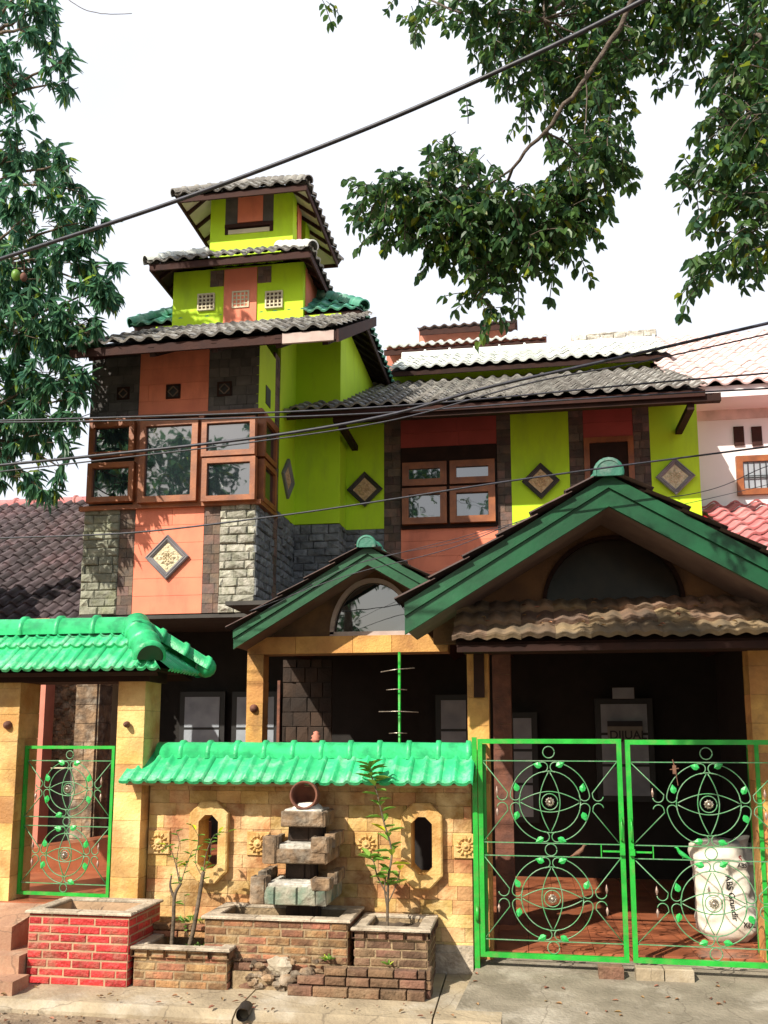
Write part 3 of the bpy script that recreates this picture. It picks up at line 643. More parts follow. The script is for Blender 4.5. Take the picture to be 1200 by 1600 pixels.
# ================================================================ FOUNTAIN
fo=thing('stone_fountain','tiered stone fountain of three stacked slabs topped by a clay pot','fountain',(-1.72,6.5,.3))
FY=6.38
def slabpx(b,x0,x1,y0,y1,Y,dep,bl=.12,rough=.006,ch=.2):
    a=at(x0,y1,Y=Y);c=at(x1,y0,Y=Y)
    b.box(a.x+.01,c.x-.01,Y+.01,Y+dep-.01,a.z,c.z-.005)
    for O,U,N,L_ in(((a.x,Y+.012,a.z),(1,0,0),(0,-1,0),c.x-a.x),((c.x-.012,Y,a.z),(0,1,0),(1,0,0),dep),((a.x+.012,Y+dep,a.z),(0,-1,0),(-1,0,0),dep)):
        masonry(b,O,U,(0,0,1),N,L_,c.z-a.z,ch,bl,.003,.02,.005,.008,rough=rough)
    return a,c
for a_ in((452,500,1290,1314,FY+.1,.16),(447,487,1348,1382,FY+.1,.17),(447,490,1408,1450,FY+.08,.22)):b=MB();slabpx(b,*a_);b.build('neck','gable_dark',fo)
b=MB();a,c=slabpx(b,439,506,1268,1292,FY,.3,.4,.004);b.build('top_slab','rock_mix',fo)
b=MB();b.block((a.x+.02,FY+.01,c.z-.006),(c.x-a.x-.04,0,0),(0,.26,0),(0,0,.018),.006,.002)
b.lathe(((a.x+c.x)/2+.01,FY+.12,c.z),[(.13,0),(.1,.03),(.075,.05),(.001,.055)],12);b.build('top_crust','rock_white',fo)
b=MB();a2,c2=slabpx(b,415,510,1327,1349,FY-.06,.42,.5,.01);b.box(a2.x,a2.x+.03,FY-.02,FY+.34,c2.z,c2.z+.06);b.build('middle_slab','rock_mix',fo)
for a_ in((413,432,1306,1350,FY-.075,.1),(487,512,1308,1333,FY-.075,.09)):b=MB();slabpx(b,*a_,.3,.009);b.build('corner_stone','rock_mix',fo)
x_=c2.x;b=MB();masonry(b,(x_+.03,FY+.02,c2.z),(0,1,0),(0,0,1),(1,0,0),.33,.1,.1,.16,.004,.02,.006,.006,rough=.006);b.box(x_-.03,x_+.035,FY+.02,FY+.35,c2.z,c2.z+.095);b.build('side_stone','rock_mix',fo)
b=MB();b.block((a2.x+.09,FY-.055,c2.z-.002),(c2.x-a2.x-.17,0,0),(0,.3,0),(0,0,.03),.006,.001);b.build('middle_ledge','rock_white',fo)
b=MB();a3,c3=slabpx(b,393,510,1387,1413,FY-.14,.5,.16,.008);b.build('bottom_slab','rock_green',fo)
for a_ in((391,415,1370,1413,FY-.155,.1),(487,515,1373,1392,FY-.155,.1)):b=MB();slabpx(b,*a_,.3,.009);b.build('corner_stone','rock_mix',fo)
for xx in(a3.x+.02,c3.x-.005):b=MB();masonry(b,(xx+.03,FY,c3.z),(0,1,0),(0,0,1),(1,0,0),.3,.085,.085,.15,.004,.02,.006,.006,rough=.006);b.box(xx-.02,xx+.035,FY,FY+.3,c3.z,c3.z+.075);b.build('side_stone','rock_mix',fo)
b=MB();b.block((a3.x+.1,FY-.135,c3.z-.002),(c3.x-a3.x-.2,0,0),(0,.35,0),(0,0,.02),.006,.001);b.build('bottom_ledge','rock_white',fo)
# tilted pot
c=at(476,1243,Y=FY+.06)
b=MB();ax=Vector((.08,-1,.12)).normalized()
pr_=[(.001,-.15),(.05,-.145),(.085,-.11),(.108,-.05),(.104,0),(.094,.03),(.102,.045),(.10,.052),(.088,.045),(.082,.02),(.09,-.04),(.075,-.1),(.001,-.135)]
b.lathe(c,pr_,24,ax);pot=b.build('clay_pot','clay');
tag(pot,'round clay pot lying open-mouthed on top of the stone fountain','pot')
# ================================================================ SACKS
def sack(label,c,w,h,dep,lean,seed):
    rnd=random.Random(seed);b=MB();n=44;m=46
    vs=[]
    ph=[rnd.uniform(0,6.28) for _ in range(8)]
    for i in range(m+1):
        t=i/m;z=h*t
        k=1.0-.28*max(0,(.12-t)/.12)**1.6-.12*max(0,(t-.8)/.2)**1.2+.05*math.sin(t*7+ph[0])
        for q in range(n):
            a=2*math.pi*q/n;s=math.copysign(abs(math.cos(a))**.75,math.cos(a));s2=math.copysign(abs(math.sin(a))**.75,math.sin(a))
            wr=1+.02*math.sin(z*60+3*math.sin(a*2+ph[1]))+.016*math.sin(z*23+4*math.sin(a+ph[5]))+.035*math.sin(a*3+ph[2]+t*5)+.015*math.sin(a*7+ph[3]-t*9)
            nq=mnoise.noise(Vector((math.cos(a)*1.3+seed,math.sin(a)*1.3,z*16)));n2=mnoise.noise(Vector((math.cos(a)*2.5,math.sin(a)*2.5+seed,z*7)));wr*=1+.028*nq-.045*abs(n2)
            vs.append(Vector((c.x+lean*t*t+w/2*k*s*wr,c.y+dep/2*k*s2*wr,c.z+z+.02*math.sin(a*2+ph[4])*t)))
    fs=[(i*n+q,i*n+(q+1)%n,(i+1)*n+(q+1)%n,(i+1)*n+q) for i in range(m) for q in range(n)]
    top=len(vs);vs.append(Vector((c.x+lean,c.y,c.z+h*.985)));fs+=[(m*n+q,m*n+(q+1)%n,top) for q in range(n)]
    vs.append(Vector((c.x,c.y,c.z)));fs+=[((q+1)%n,q,top+1) for q in range(n)]
    b.add(vs,fs,True);root=thing('sack',label,'sack',(c.x,c.y,c.z));b.build('bag','sack',root);return root
c=at(1140,1478,Z=.13);c.y+=.22
sk=sack('full white woven sack with black lettering behind the right gate leaf',Vector((c.x+.03,c.y,.13)),.44,.74,.34,-.05,2)
sk2=sack('second white sack with tied neck, standing behind the lettered sack',Vector((c.x+.36,c.y+.42,.13)),.4,.66,.34,.0,5)
b=MB();q=Vector((c.x+.25,c.y+.26,.80));b.lathe(q,[(.1,-.12),(.07,-.05),(.025,0),(.05,.05),(.07,.08)],12,(-.3,-.1,1));b.build('tied_neck','sack',sk2)
def text(s,size,mat,root,name,loc,rot,ext=.0008,onto=None):
    cu=bpy.data.curves.new(name,'FONT');cu.body=s;cu.size=size;cu.offset=size*.015;cu.extrude=ext;cu.align_x='CENTER';cu.align_y='CENTER'
    t=bpy.data.objects.new('tmp',cu);me=bpy.data.meshes.new_from_object(t);bpy.data.objects.remove(t)
    me.materials.append(MATS[mat]);o=bpy.data.objects.new(name,me);S.collection.objects.link(o);o.parent=root
    from mathutils import Euler
    mt_=Matrix.Translation(Vector(loc)-parent_world(root))@Euler(rot).to_matrix().to_4x4();me.transform(mt_)
    if onto:
        from mathutils.bvhtree import BVHTree
        sm_=onto.data;bv=BVHTree.FromPolygons([v.co for v in sm_.vertices],[p.vertices for p in sm_.polygons])
        for v in me.vertices:
            h=bv.ray_cast(Vector((v.co.x,-2,v.co.z)),Vector((0,1,0)))
            if h[0]:v.co.y=h[0].y-.003
    return o
fy_=c.y-.17
bag=[o for o in bpy.data.objects if o.parent==sk][0]
text('ABS Grundir',.064,'ink',sk,'lettering',(c.x+.045,fy_-.016,.47),(R(90),R(84),0),onto=bag)
text('KUL',.055,'ink',sk,'lettering',(c.x+.17,fy_+.03,.27),(R(90),R(5),0),onto=bag)
text('S',.06,'ink_red',sk,'red_mark',(c.x+.13,fy_,.76),(R(90),0,0),onto=bag)
text('ABS',.045,'ink',sk,'lettering',(c.x+.14,fy_,.71),(R(90),R(5),0),onto=bag)
# ================================================================ HOUSE
hs=thing('house','tall lime green and orange house with stone tower, tiled roofs and green gables','house',(-1.4,10,0))
def part(b,name,mat,**kw):return b.build(name,mat,hs,**kw)
TX0,TX1,TY=-4.95,-2.92,9.3
# tower body
b=MB();b.box(TX0+.03,TX1-.03,TY+.03,10.93,3.02,6.15);part(b,'tower_wall','stone_backing')
z0=3.03;zs=at(200,788,Y=9.3).z
def strip(x0,x1,za,zb,mat,kind,y=TY,name='stone_cladding',nrm='F',xx=None):
    b=MB()
    if kind=='rough':a=dict(ch=.095,bl=.19,gap=.004,depth=.045,jit=.012,bev=.012,rough=.011)
    elif kind=='smooth':a=dict(ch=.11,bl=.15,gap=.003,depth=.03,jit=.003,bev=.002,rough=0)
    elif kind=='plaster':a=dict(ch=.2,bl=.9,gap=.0025,depth=.028,jit=.0005,bev=.001,rough=0)
    if nrm=='F':masonry(b,(x0,y+.03,za),(1,0,0),(0,0,1),(0,-1,0),x1-x0,zb-za,a['ch'],a['bl'],a['gap'],a['depth'],a['jit'],a['bev'],rough=a['rough'])
    else:masonry(b,(xx-.03,x0,za),(0,1,0),(0,0,1),(1,0,0),x1-x0,zb-za,a['ch'],a['bl'],a['gap'],a['depth'],a['jit'],a['bev'],rough=a['rough'])
    return part(b,name,mat)
X=lambda px,y=9.3,py=800:at(px,py,Y=y).x
xa=[TX0,X(185,9.3,870),X(209,9.3,870),X(317,9.3,870),X(343,9.3,870),TX1]
strip(xa[0],xa[1],z0,zs,'stone_moss','rough');strip(xa[1],xa[2],z0,zs,'stone_brown','smooth');strip(xa[2],xa[3],z0,zs,'orange','plaster',name='plaster_panel')
strip(xa[3],xa[4],z0,zs,'stone_brown','smooth');strip(xa[4],xa[5],z0,zs,'stone_light','rough')
zt0=at(270,652,Y=9.3).z;zt1=6.19
xb=[TX0,X(218,9.3,600),X(326,9.3,600),TX1]
strip(xb[0],xb[1],zt0,zt1,'stone_dark','smooth');strip(xb[1],xb[2],zt0,zt1,'orange','plaster',name='plaster_panel');strip(xb[2],xb[3],zt0,zt1,'stone_dark','smooth')
# tower right side
strip(TY,9.95,z0,4.24,'stone_grey','rough',nrm='S',xx=TX1);strip(9.95,10.15,z0,6.3,'stone_brown','smooth',nrm='S',xx=TX1)
strip(10.15,10.9,z0,4.37,'stone_grey','rough',nrm='S',xx=TX1)
b=MB();b.box(TX1-.03,TX1+.004,TY+.002,9.94,zt0,6.2);b.prism([(TX1-.03,10.16,4.375),(TX1-.03,10.9,4.375),(TX1-.03,10.9,7.02),(TX1-.03,10.16,6.6)],(.034,0,0));part(b,'tower_side_wall','lime')
b=MB();b.box(TX0-.02,TX1+.02,TY+.005,10.9,2.98,3.02);part(b,'tower_soffit','ceiling_board')
# windows of the bay
def sash(x0,x1,z0_,z1_,y,fw=.06,nrm='F',xx=0,mat='wood',dep=.07):
    b=MB()
    def bx(a,c,z,w,d=dep,o=0):
        if nrm=='F':b.box(a,c,y-d,y+.02,z,w)
        else:b.box(xx-.02,xx+d,a,c,z,w)
    bx(x0,x0+fw,z0_,z1_);bx(x1-fw,x1,z0_,z1_);bx(x0+fw,x1-fw,z0_,z0_+fw);bx(x0+fw,x1-fw,z1_-fw,z1_)
    f=part(b,'window',mat)
    b=MB()
    if nrm=='F':b.box(x0+fw-.002,x1-fw+.002,y-dep*.45,y-dep*.45+.008,z0_+fw-.002,z1_-fw+.002)
    else:b.box(xx+dep*.4,xx+dep*.4+.008,x0+fw-.002,x1-fw+.002,z0_+fw-.002,z1_-fw+.002)
    g_=b.build('pane','glass',f);return f
def sashpx(x0,y0,x1,y1,Y,**k):
    a=at(x0,y1,Y=Y);c=at(x1,y0,Y=Y);a2=at(x0,y0,Y=Y);c2=at(x1,y1,Y=Y)
    return sash((a.x+a2.x)/2,(c.x+c2.x)/2,(a.z+c2.z)/2,(c.z+a2.z)/2,Y,**k)
b=MB();za=at(270,790,Y=9.3).z;b.box(TX0-.05,TX1+.06,TY-.05,TY,za-.03,za+.02);b.box(TX0-.04,TX1+.06,TY-.05,TY,zt0-.01,zt0+.03)
for x in(X(217,9.3,720),X(315,9.3,720)):b.box(x-.03,x+.03,TY-.05,TY,za+.02,zt0-.01)
b.box(TX1+.002,TX1+.06,TY,9.95,za-.03,za+.02);b.box(TX1+.002,TX1+.06,TY,9.95,zt0-.01,zt0+.03)
part(b,'window_frame','wood')
Yw=9.25
sashpx(143,662,213,716,Yw);sashpx(140,725,212,786,Yw);sashpx(221,658,311,786,Yw,fw=.07);sashpx(318,655,401,714,Yw);sashpx(318,717,401,784,Yw)
zm=(za+zt0)/2
for (z_,w_) in((za+.02,zm-.01),(zm+.02,zt0-.01)):sash(TY+.04,9.86,z_,w_,0,nrm='S',xx=TX1,fw=.06)
# vents over the bay
def vent(px,py,s,Y=9.3,mat='wood_dark'):
    c=at(px,py,Y=Y);b=MB()
    for a,e,d,f_ in((-s,s,-s,-s+.02),(-s,s,s-.02,s),(-s,-s+.02,-s+.02,s-.02),(s-.02,s,-s+.02,s-.02)):b.box(c.x+a,c.x+e,Y-.015,Y+.02,c.z+d,c.z+f_)
    v=part(b,'vent_block',mat)
    b=MB();b.box(c.x-s+.02,c.x+s-.02,Y+-.003,Y+.0,c.z-s+.02,c.z+s-.02);b.build('vent_recess','frame_black',v)
    b=MB();k=s*.72
    for i in range(4):
        a=[Vector((c.x+k,Y-.01,c.z)),Vector((c.x,Y-.01,c.z+k)),Vector((c.x-k,Y-.01,c.z)),Vector((c.x,Y-.01,c.z-k))];b.bar(a[i],a[(i+1)%4],.012,.012,(0,1,0))
    b.build('lattice','stone_brown',v)
vent(193,615,.075);vent(271,612,.085);vent(351,608,.085)
c_=at(418,620,X=TX1);b=MB();b.box(TX1+.0,TX1+.012,c_.y-.09,c_.y+.09,c_.z-.11,c_.z+.11);part(b,'side_vent','frame_black')
# diamond plaques
def diamond(c,s,nrm='F',fm='plaque_dark',cm='carving'):
    c=Vector(c)
    if nrm=='F':U=Vector((1,0,0));N=Vector((0,-1,0))
    else:U=Vector((0,1,0));N=Vector((1,0,0))
    Z=Vector((0,0,1))
    b=MB();ds=[U,Z,-U,-Z];rings=[(1,0),(1,.03),(.93,.04),(.86,.03),(.80,.036),(.68,.02),(.66,.01)]
    for r,d in rings:b.v+=[c+e*(s*r)+N*d for e in ds]
    for q in range(len(rings)-1):
        for i in range(4):b.f.append((q*4+i,q*4+(i+1)%4,(q+1)*4+(i+1)%4,(q+1)*4+i));b.sm.append(False)
    f=part(b,'diamond_plaque',fm)
    b=MB();b.v=[c+e*(s*.66)+N*.011 for e in ds];b.f=[(0,1,2,3)];b.sm=[False]
    for rr_,n_,o_ in((.34,8,0),(.22,8,.39),(.12,6,0)):
        for i in range(n_):
            a=2*math.pi*i/n_+o_;d=U*math.cos(a)+Z*math.sin(a);t=U*-math.sin(a)+Z*math.cos(a);p=c+N*.012
            w=rr_*s*.42
            b.add([p+d*s*rr_*.3,p+d*s*rr_*.8+t*w,p+d*s*rr_*1.2,p+d*s*rr_*.8-t*w,p+d*s*rr_*.8+N*.02],[(0,1,4),(1,2,4),(2,3,4),(3,0,4)])
    for e in ds:
        for r in(.47,):b.add([c+N*.012+e*s*r+U*.015*1,c+N*.012+e*s*r+Z*.03,c+N*.012+e*s*r-U*.015,c+N*.012+e*s*r-Z*.03,c+N*.022+e*s*r],[(0,1,4),(1,2,4),(2,3,4),(3,0,4)])
    b.build('carved_panel',cm,f)
diamond(at(262,871,Y=TY-.002),.258,fm='plaque_grey',cm='carving_pale')
c=at(447,747,X=TX1+.004);diamond((TX1+.005,10.52,c.z),.26,'S',fm='plaque_grey')
FY2=11.3
for px,py,fm in((570,765,'plaque_dark'),(845,752,'plaque_dark'),(1055,745,'plaque_grey')):
    diamond(at(px,py,Y=FY2-.03),.24,fm=fm,cm='carving' if fm=='plaque_dark' else 'carving_pale')
# stair block A
AX1=-2.32
b=MB();b.box(TX0+.05,AX1,10.9,14.2,4.38,7.22);part(b,'stair_block_wall','lime')
b=MB();b.box(TX1-.5,AX1-.01,10.93,14.2,2.9,4.38);part(b,'stair_block_base','stone_backing')
strip(TX1,AX1,3.0,4.37,'stone_grey','rough',y=10.9);strip(10.9,11.3,3.0,4.37,'stone_grey','rough',nrm='S',xx=AX1)
# wing front wall
WXR=2.18
def Xf(px,py=700):return at(px,py,Y=FY2).x
zt=5.95
segs=[('lime',AX1+.0,Xf(600)),('brown',Xf(600),Xf(626)),('orange',Xf(626),Xf(776)),('brown',Xf(776),Xf(798)),('lime',Xf(798),Xf(889)),('brown',Xf(889),Xf(912)),('door',Xf(912),Xf(990)),('brown',Xf(990),Xf(1016)),('lime',Xf(1016),WXR)]
b=MB();b.box(AX1,WXR-.01,FY2+.03,FY2+.2,2.9,6.03);part(b,'wing_wall','stone_backing')
zl=4.38;n_l=0
for kd,a,c in segs:
    if kd=='lime':
        b=MB();lo=zl if a<-1 else 3.0;b.box(a,c,FY2,FY2+.03,lo,6.03);part(b,'lime_wall','lime')
        if a<-1:strip(a,c,3.0,zl,'stone_grey','rough',y=FY2)
    elif kd=='brown':strip(a,c,3.0,6.03,'stone_brown','smooth',y=FY2)
    elif kd=='orange':
        z1=at(700,823,Y=FY2).z;z2=at(700,697,Y=FY2).z
        strip(a,c,3.0,z1,'orange','plaster',y=FY2,name='plaster_panel');strip(a,c,z2,6.03,'orange_shaded','plaster',y=FY2,name='plaster_panel')
    else:
        z2=at(950,683,Y=FY2).z
        strip(a,c,z2,6.03,'orange_shaded','plaster',y=FY2,name='plaster_panel')
        b=MB();b.box(a,a+.07,FY2-.02,FY2+.03,3.0,z2);b.box(c-.07,c,FY2-.02,FY2+.03,3.0,z2);b.box(a+.07,c-.07,FY2-.02,FY2+.03,z2-.07,z2);d_=part(b,'balcony_door','wood')
        b=MB();b.box(a+.07,c-.07,FY2+.0,FY2+.02,3.0,z2-.07);b.build('door_panel','wood_dark',d_)
ya=at(700,823,Y=FY2).z;yb_=at(700,697,Y=FY2).z;x0,x1=Xf(627),Xf(775);xm=(x0+x1)/2;ym_=ya+.52
for a,c in((x0+.02,xm-.02),(xm+.02,x1-.02)):
    sash(a,c,ya+.03,ym_-.01,FY2-.01,fw=.085,dep=.09);sash(a,c,ym_+.03,yb_-.22,FY2-.01,fw=.085,dep=.06)
b=MB();b.box(x0,x1,FY2-.01,FY2+.03,yb_-.22,yb_);b.box(x0,x1,FY2-.03,FY2+.02,ya-.02,ya+.025);b.box(x0,x1,FY2-.03,FY2+.02,ym_-.008,ym_+.028);b.box(xm-.018,xm+.018,FY2-.03,FY2+.02,ya+.025,ym_-.008);b.box(xm-.018,xm+.018,FY2-.03,FY2+.02,ym_+.028,yb_-.22);part(b,'window_frame','wood_dark')
# wing side wall right
b=MB();b.prism([(WXR-.03,FY2+.2,2.9),(WXR-.03,14.2,2.9),(WXR-.03,13.9,7.3),(WXR-.03,FY2+.2,6.1)],(.03,0,0));part(b,'wing_side_wall','lime')
# ------------- roofs
def shed(x0,x1,y0,z0_,y1,z1_,mat='roof_grey',tw=.2,tl=.3,amp=.032,prof=barrel,clip=None,ovh=0,board='wood_dark',fas=True,fm='wood_fascia',lift=.035,fh=.1):
    D=math.hypot(y1-y0,z1_-z0_);b=MB();tiles(b,(x0,y0,z0_),(1,0,0),(0,y1-y0,z1_-z0_),x1-x0,D,tw,tl,amp,prof,lift,clip);r=part(b,'roof_tiles',mat)
    b=MB();sg=1 if y1>y0 else -1
    slab(b,(x0+.02,y0+.04*sg,z0_-.01),(1,0,0),(0,y1-y0,z1_-z0_),x1-x0-.04,D-.04,.03,(lambda v:(clip(v)[0]+.0,clip(v)[1]-.04)) if clip else None);part(b,'roof_board',board)
    if fas:
        b=MB();b.box(x0+.02,x1-.02,y0+.03,y0+.055,z0_-fh-.01,z0_-.005);part(b,'fascia',fm)
    return r
# bay roof
shed(-4.86,-1.86,8.55,5.86,10.9,7.14,fh=.09)
for x in(-4.6,-3.9,-3.2,-2.5,-2.0):b=MB();b.bar((x,8.6,5.77),(x,10.88,7.02),.06,.1);part(b,'rafter','wood_dark')
b=MB();b.box(-2.45,-1.9,8.57,8.60,5.75,5.86);part(b,'verge_board','fascia_white')
b=MB();b.prism([(-1.87,8.56,5.72),(-1.87,8.56,5.86),(-1.87,10.9,7.13),(-1.87,10.9,7.0)],(.025,0,0));part(b,'verge_fascia','wood_fascia')
# wing roof
shed(-2.9,2.12,10.3,5.66,13.9,7.40,tw=.19,fh=.07)
b=MB();b.box(-2.3,2.28,10.37,10.46,5.53,5.625);part(b,'eave_beam','wood_dark')
for x in(1.95,-2.2):b=MB();b.bar((x,10.42,5.49),(x,11.3,5.49),.08,.07);part(b,'bracket','wood_dark')
for i in range(9):x=-2.1+i*.52;b=MB();b.bar((x,10.47,5.66),(x,11.3,6.05),.05,.07);part(b,'rafter','wood_dark')
# clerestory and upper back roof
b=MB();b.box(AX1,2.25,13.9,16.6,6.9,7.60);b.prism([(2.22,13.9,7.6),(2.22,16.6,7.6),(2.22,15.2,8.3)],(.03,0,0));part(b,'clerestory_wall','lime')
shed(-2.1,2.3,13.45,7.46,15.2,8.42,mat='roof_pale',tw=.21,fm='wood_dark',fh=.07)
shed(-2.1,2.3,17.0,7.42,15.2,8.42,mat='roof_pale',tw=.21,fas=False)
b=MB();ridge(b,(-2.1,15.2,8.43),(2.3,15.2,8.43),.11,.42,.03,1,8);part(b,'ridge_caps','roof_pale')
# side roofs beside tower top (teal)
def hiproof(x0,x1,y0,y1,z0_,slope,mat,capmat,sides='FRLB',inset=None,tw=.19,tl=.28,caps=True,fm='wood_fascia',soff='wood_dark',kx=None,cr=.075,amp=.03,ft=.07):
    """hipped skirt: eave rectangle, rising 'inset' inward"""
    d=inset;zt_=z0_+d*slope;D=math.hypot(d,d*slope);W_=x1-x0;V_=y1-y0
    b=MB()
    cl=lambda L_:(lambda v:(v/D*d,L_-v/D*d))
    if 'F' in sides:tiles(b,(x0,y0,z0_),(1,0,0),(0,1,slope),W_,D,tw,tl,amp,barrel,.03,cl(W_))
    if 'R' in sides:tiles(b,(x1,y0,z0_),(0,1,0),(-1,0,slope),V_,D,tw,tl,amp,barrel,.03,cl(V_))
    if 'L' in sides:tiles(b,(x0,y1,z0_),(0,-1,0),(1,0,slope),V_,D,tw,tl,amp,barrel,.03,cl(V_))
    if 'B' in sides:tiles(b,(x1,y1,z0_),(-1,0,0),(0,-1,slope),W_,D,tw,tl,amp,barrel,.03,cl(W_))
    part(b,'roof_tiles',mat)
    b=MB();e=.03
    cw=lambda L_:(lambda v:(e+v/D*d,L_-e-v/D*d))
    slab(b,(x0,y0+e,z0_-.012),(1,0,0),(0,1,slope),W_,D*.96,.02,cw(W_));slab(b,(x1-e,y0,z0_-.012),(0,1,0),(-1,0,slope),V_,D*.96,.02,cw(V_))
    slab(b,(x0+e,y1,z0_-.012),(0,-1,0),(1,0,slope),V_,D*.96,.02,cw(V_));slab(b,(x1,y1-e,z0_-.012),(-1,0,0),(0,-1,slope),W_,D*.96,.02,cw(W_));part(b,'roof_board',soff)
    b=MB();g_=.02
    b.box(x0+g_,x1-g_,y0+g_,y0+g_+.025,z0_-ft,z0_);b.box(x0+g_,x1-g_,y1-g_-.025,y1-g_,z0_-ft,z0_)
    b.box(x0+g_,x0+g_+.025,y0+g_+.025,y1-g_-.025,z0_-ft,z0_);b.box(x1-g_-.025,x1-g_,y0+g_+.025,y1-g_-.025,z0_-ft,z0_);part(b,'fascia',fm)
    b=MB()
    k=int(W_/.42)
    for i in range(1,k):
        x=x0+W_*i/k;q=min(d,min(x-x0,x1-x))
        for ya_,yb2 in((y0+.05,y0+q),(y1-.05,y1-q)):b=MB();b.bar((x,ya_,z0_-.05),(x,yb2,z0_+q*slope-.06),.035,.05);part(b,'rafter',fm)
    k=int(V_/.3)
    for i in range(1,k):
        y=y0+V_*i/k;q=min(d,min(y-y0,y1-y))
        for xa_,xb2 in((x0+.05,x0+q),(x1-.05,x1-q)):b=MB();b.bar((xa_,y,z0_-.05),(xb2,y,z0_+q*slope-.06),.035,.05);part(b,'rafter',fm)
    if caps:
        for (cx_,cy_,sx,sy) in((x1,y0,-1,1),(x0,y0,1,1),(x1,y1,-1,-1),(x0,y1,1,-1)):
            b=MB();ridge(b,(cx_-sx*.02,cy_-sy*.02,z0_+.03),(cx_+sx*d,cy_+sy*d,zt_+.03),cr,.2,.015,1,10);part(b,'hip_caps',capmat)
    return zt_
# teal skirt around the stair block, seen left and right of the upper tower
hiproof(-5.25,-2.03,10.92,14.1,7.26,.80,'roof_teal','roof_teal',inset=.80,ft=.09,fm='wood_dark',cr=.09)
# upper tower, lower storey
UX0,UX1,UY0,UY1=-4.66,-2.83,10.88,11.75
b=MB();b.box(UX0,UX1,UY0,UY1,6.9,7.98);part(b,'upper_tower_wall','lime')
def fpx(px,Y):return at(px,440,Y=Y).x
yq=UY0-.004
b=MB();b.box(fpx(351,UY0),fpx(402,UY0),UY0-.02,UY0+.01,7.0,7.95);part(b,'plaster_panel','orange')
for p0,p1 in((329,350),(403,424)):
    b=MB();masonry(b,(fpx(p0,UY0),UY0+.01,7.72),(1,0,0),(0,0,1),(0,-1,0),fpx(p1,UY0)-fpx(p0,UY0),.23,.09,.12,.003,.028,.003,.002);part(b,'stone_cladding','stone_brown')
for px,py in((322,472),(376,468),(428,468)):
    c=at(px,py,Y=UY0-.02);s=.12;b=MB()
    for a,e,d,f_ in((-s,s,-s,-s+.02),(-s,s,s-.02,s),(-s,-s+.02,-s+.02,s-.02),(s-.02,s,-s+.02,s-.02)):b.box(c.x+a,c.x+e,c.y-.015,c.y+.03,c.z+d,c.z+f_)
    for i in range(-1,2):
        b.box(c.x+i*.055-.008,c.x+i*.055+.008,c.y-.008,c.y+.02,c.z-s+.02,c.z+s-.02);
        b.box(c.x-s+.02,c.x+s-.02,c.y-.004,c.y+.02,c.z+i*.055-.008,c.z+i*.055+.008)
    v=part(b,'lattice_block','ivory');b=MB();b.box(c.x-s+.02,c.x+s-.02,c.y+.0165,c.y+.0175,c.z-s+.02,c.z+s-.02);b.build('lattice_shadow_gap','stone_brown',v)
b=MB();b.box(UX1,UX1+.012,UY0+.1,UY1,7.2,7.95);part(b,'side_panel','orange')
zz_=hiproof(-4.86,-2.62,10.47,12.0,7.90,.66,'roof_grey','roof_pale',inset=.6,ft=.09,cr=.085)
# top storey
QX0,QX1,QY0,QY1=-4.24,-3.05,11.1,12.05
b=MB();b.box(QX0,X(352,11.1,350)+.0,QY0,QY1,8.2,9.15);xx1=at(352,350,Y=11.1).x;xx2=at(427,350,Y=11.1).x;b=MB()
b.box(QX0,xx1,QY0,QY0+.08,8.2,9.2);b.box(xx2,QX1,QY0,QY0+.08,8.2,9.2);b.box(xx1,xx2,QY0,QY0+.08,8.2,at(390,364,Y=11.1).z)
b.box(QX0,QX0+.08,QY0+.08,QY1,8.2,9.2);b.box(QX1-.08,QX1,QY0+.08,QY1,8.2,8.72);b.box(QX1-.08,QX1,QY0+.08,QY0+.2,8.72,9.2);b.box(QX1-.08,QX1,QY1-.25,QY1,8.72,9.2);b.box(QX0+.08,QX1-.08,QY1-.08,QY1,8.2,8.72);part(b,'lookout_wall','lime')
zo=at(390,348,Y=11.1).z
b=MB();b.box(at(372,330,Y=11.1).x,at(411,330,Y=11.1).x,QY0-.01,QY0+.05,zo+.01,9.2);part(b,'plaster_panel','orange')
for qa,qb in((xx1,at(372,330,Y=11.1).x-.001),(at(411,330,Y=11.1).x+.001,xx2)):b=MB();b.box(qa,qb,QY0-.005,QY0+.05,zo,9.2);part(b,'stone_cladding','stone_dark')
b=MB();z_=at(390,364,Y=11.1).z;b.box(xx1,xx2,QY0-.02,QY0+.09,zo-.06,zo-.01);b.box(xx1,xx1+.05,QY0-.01,QY0+.085,z_,zo-.06);b.box(xx2-.05,xx2,QY0-.01,QY0+.085,z_,zo-.06);part(b,'opening_frame','wood_fascia')
b=MB();b.box(xx1+.05,xx2-.05,QY0-.015,QY0+.09,z_,z_+.06);part(b,'opening_sill','ivory')
b=MB();b.box(QX1,QX1+.012,QY0+.22,QY0+.42,8.5,9.1);part(b,'side_panel','orange')
hiproof(-4.60,-2.74,10.68,12.75,8.98,.74,'roof_grey','roof_grey',inset=.9,ft=.08,soff='ivory',cr=.07)
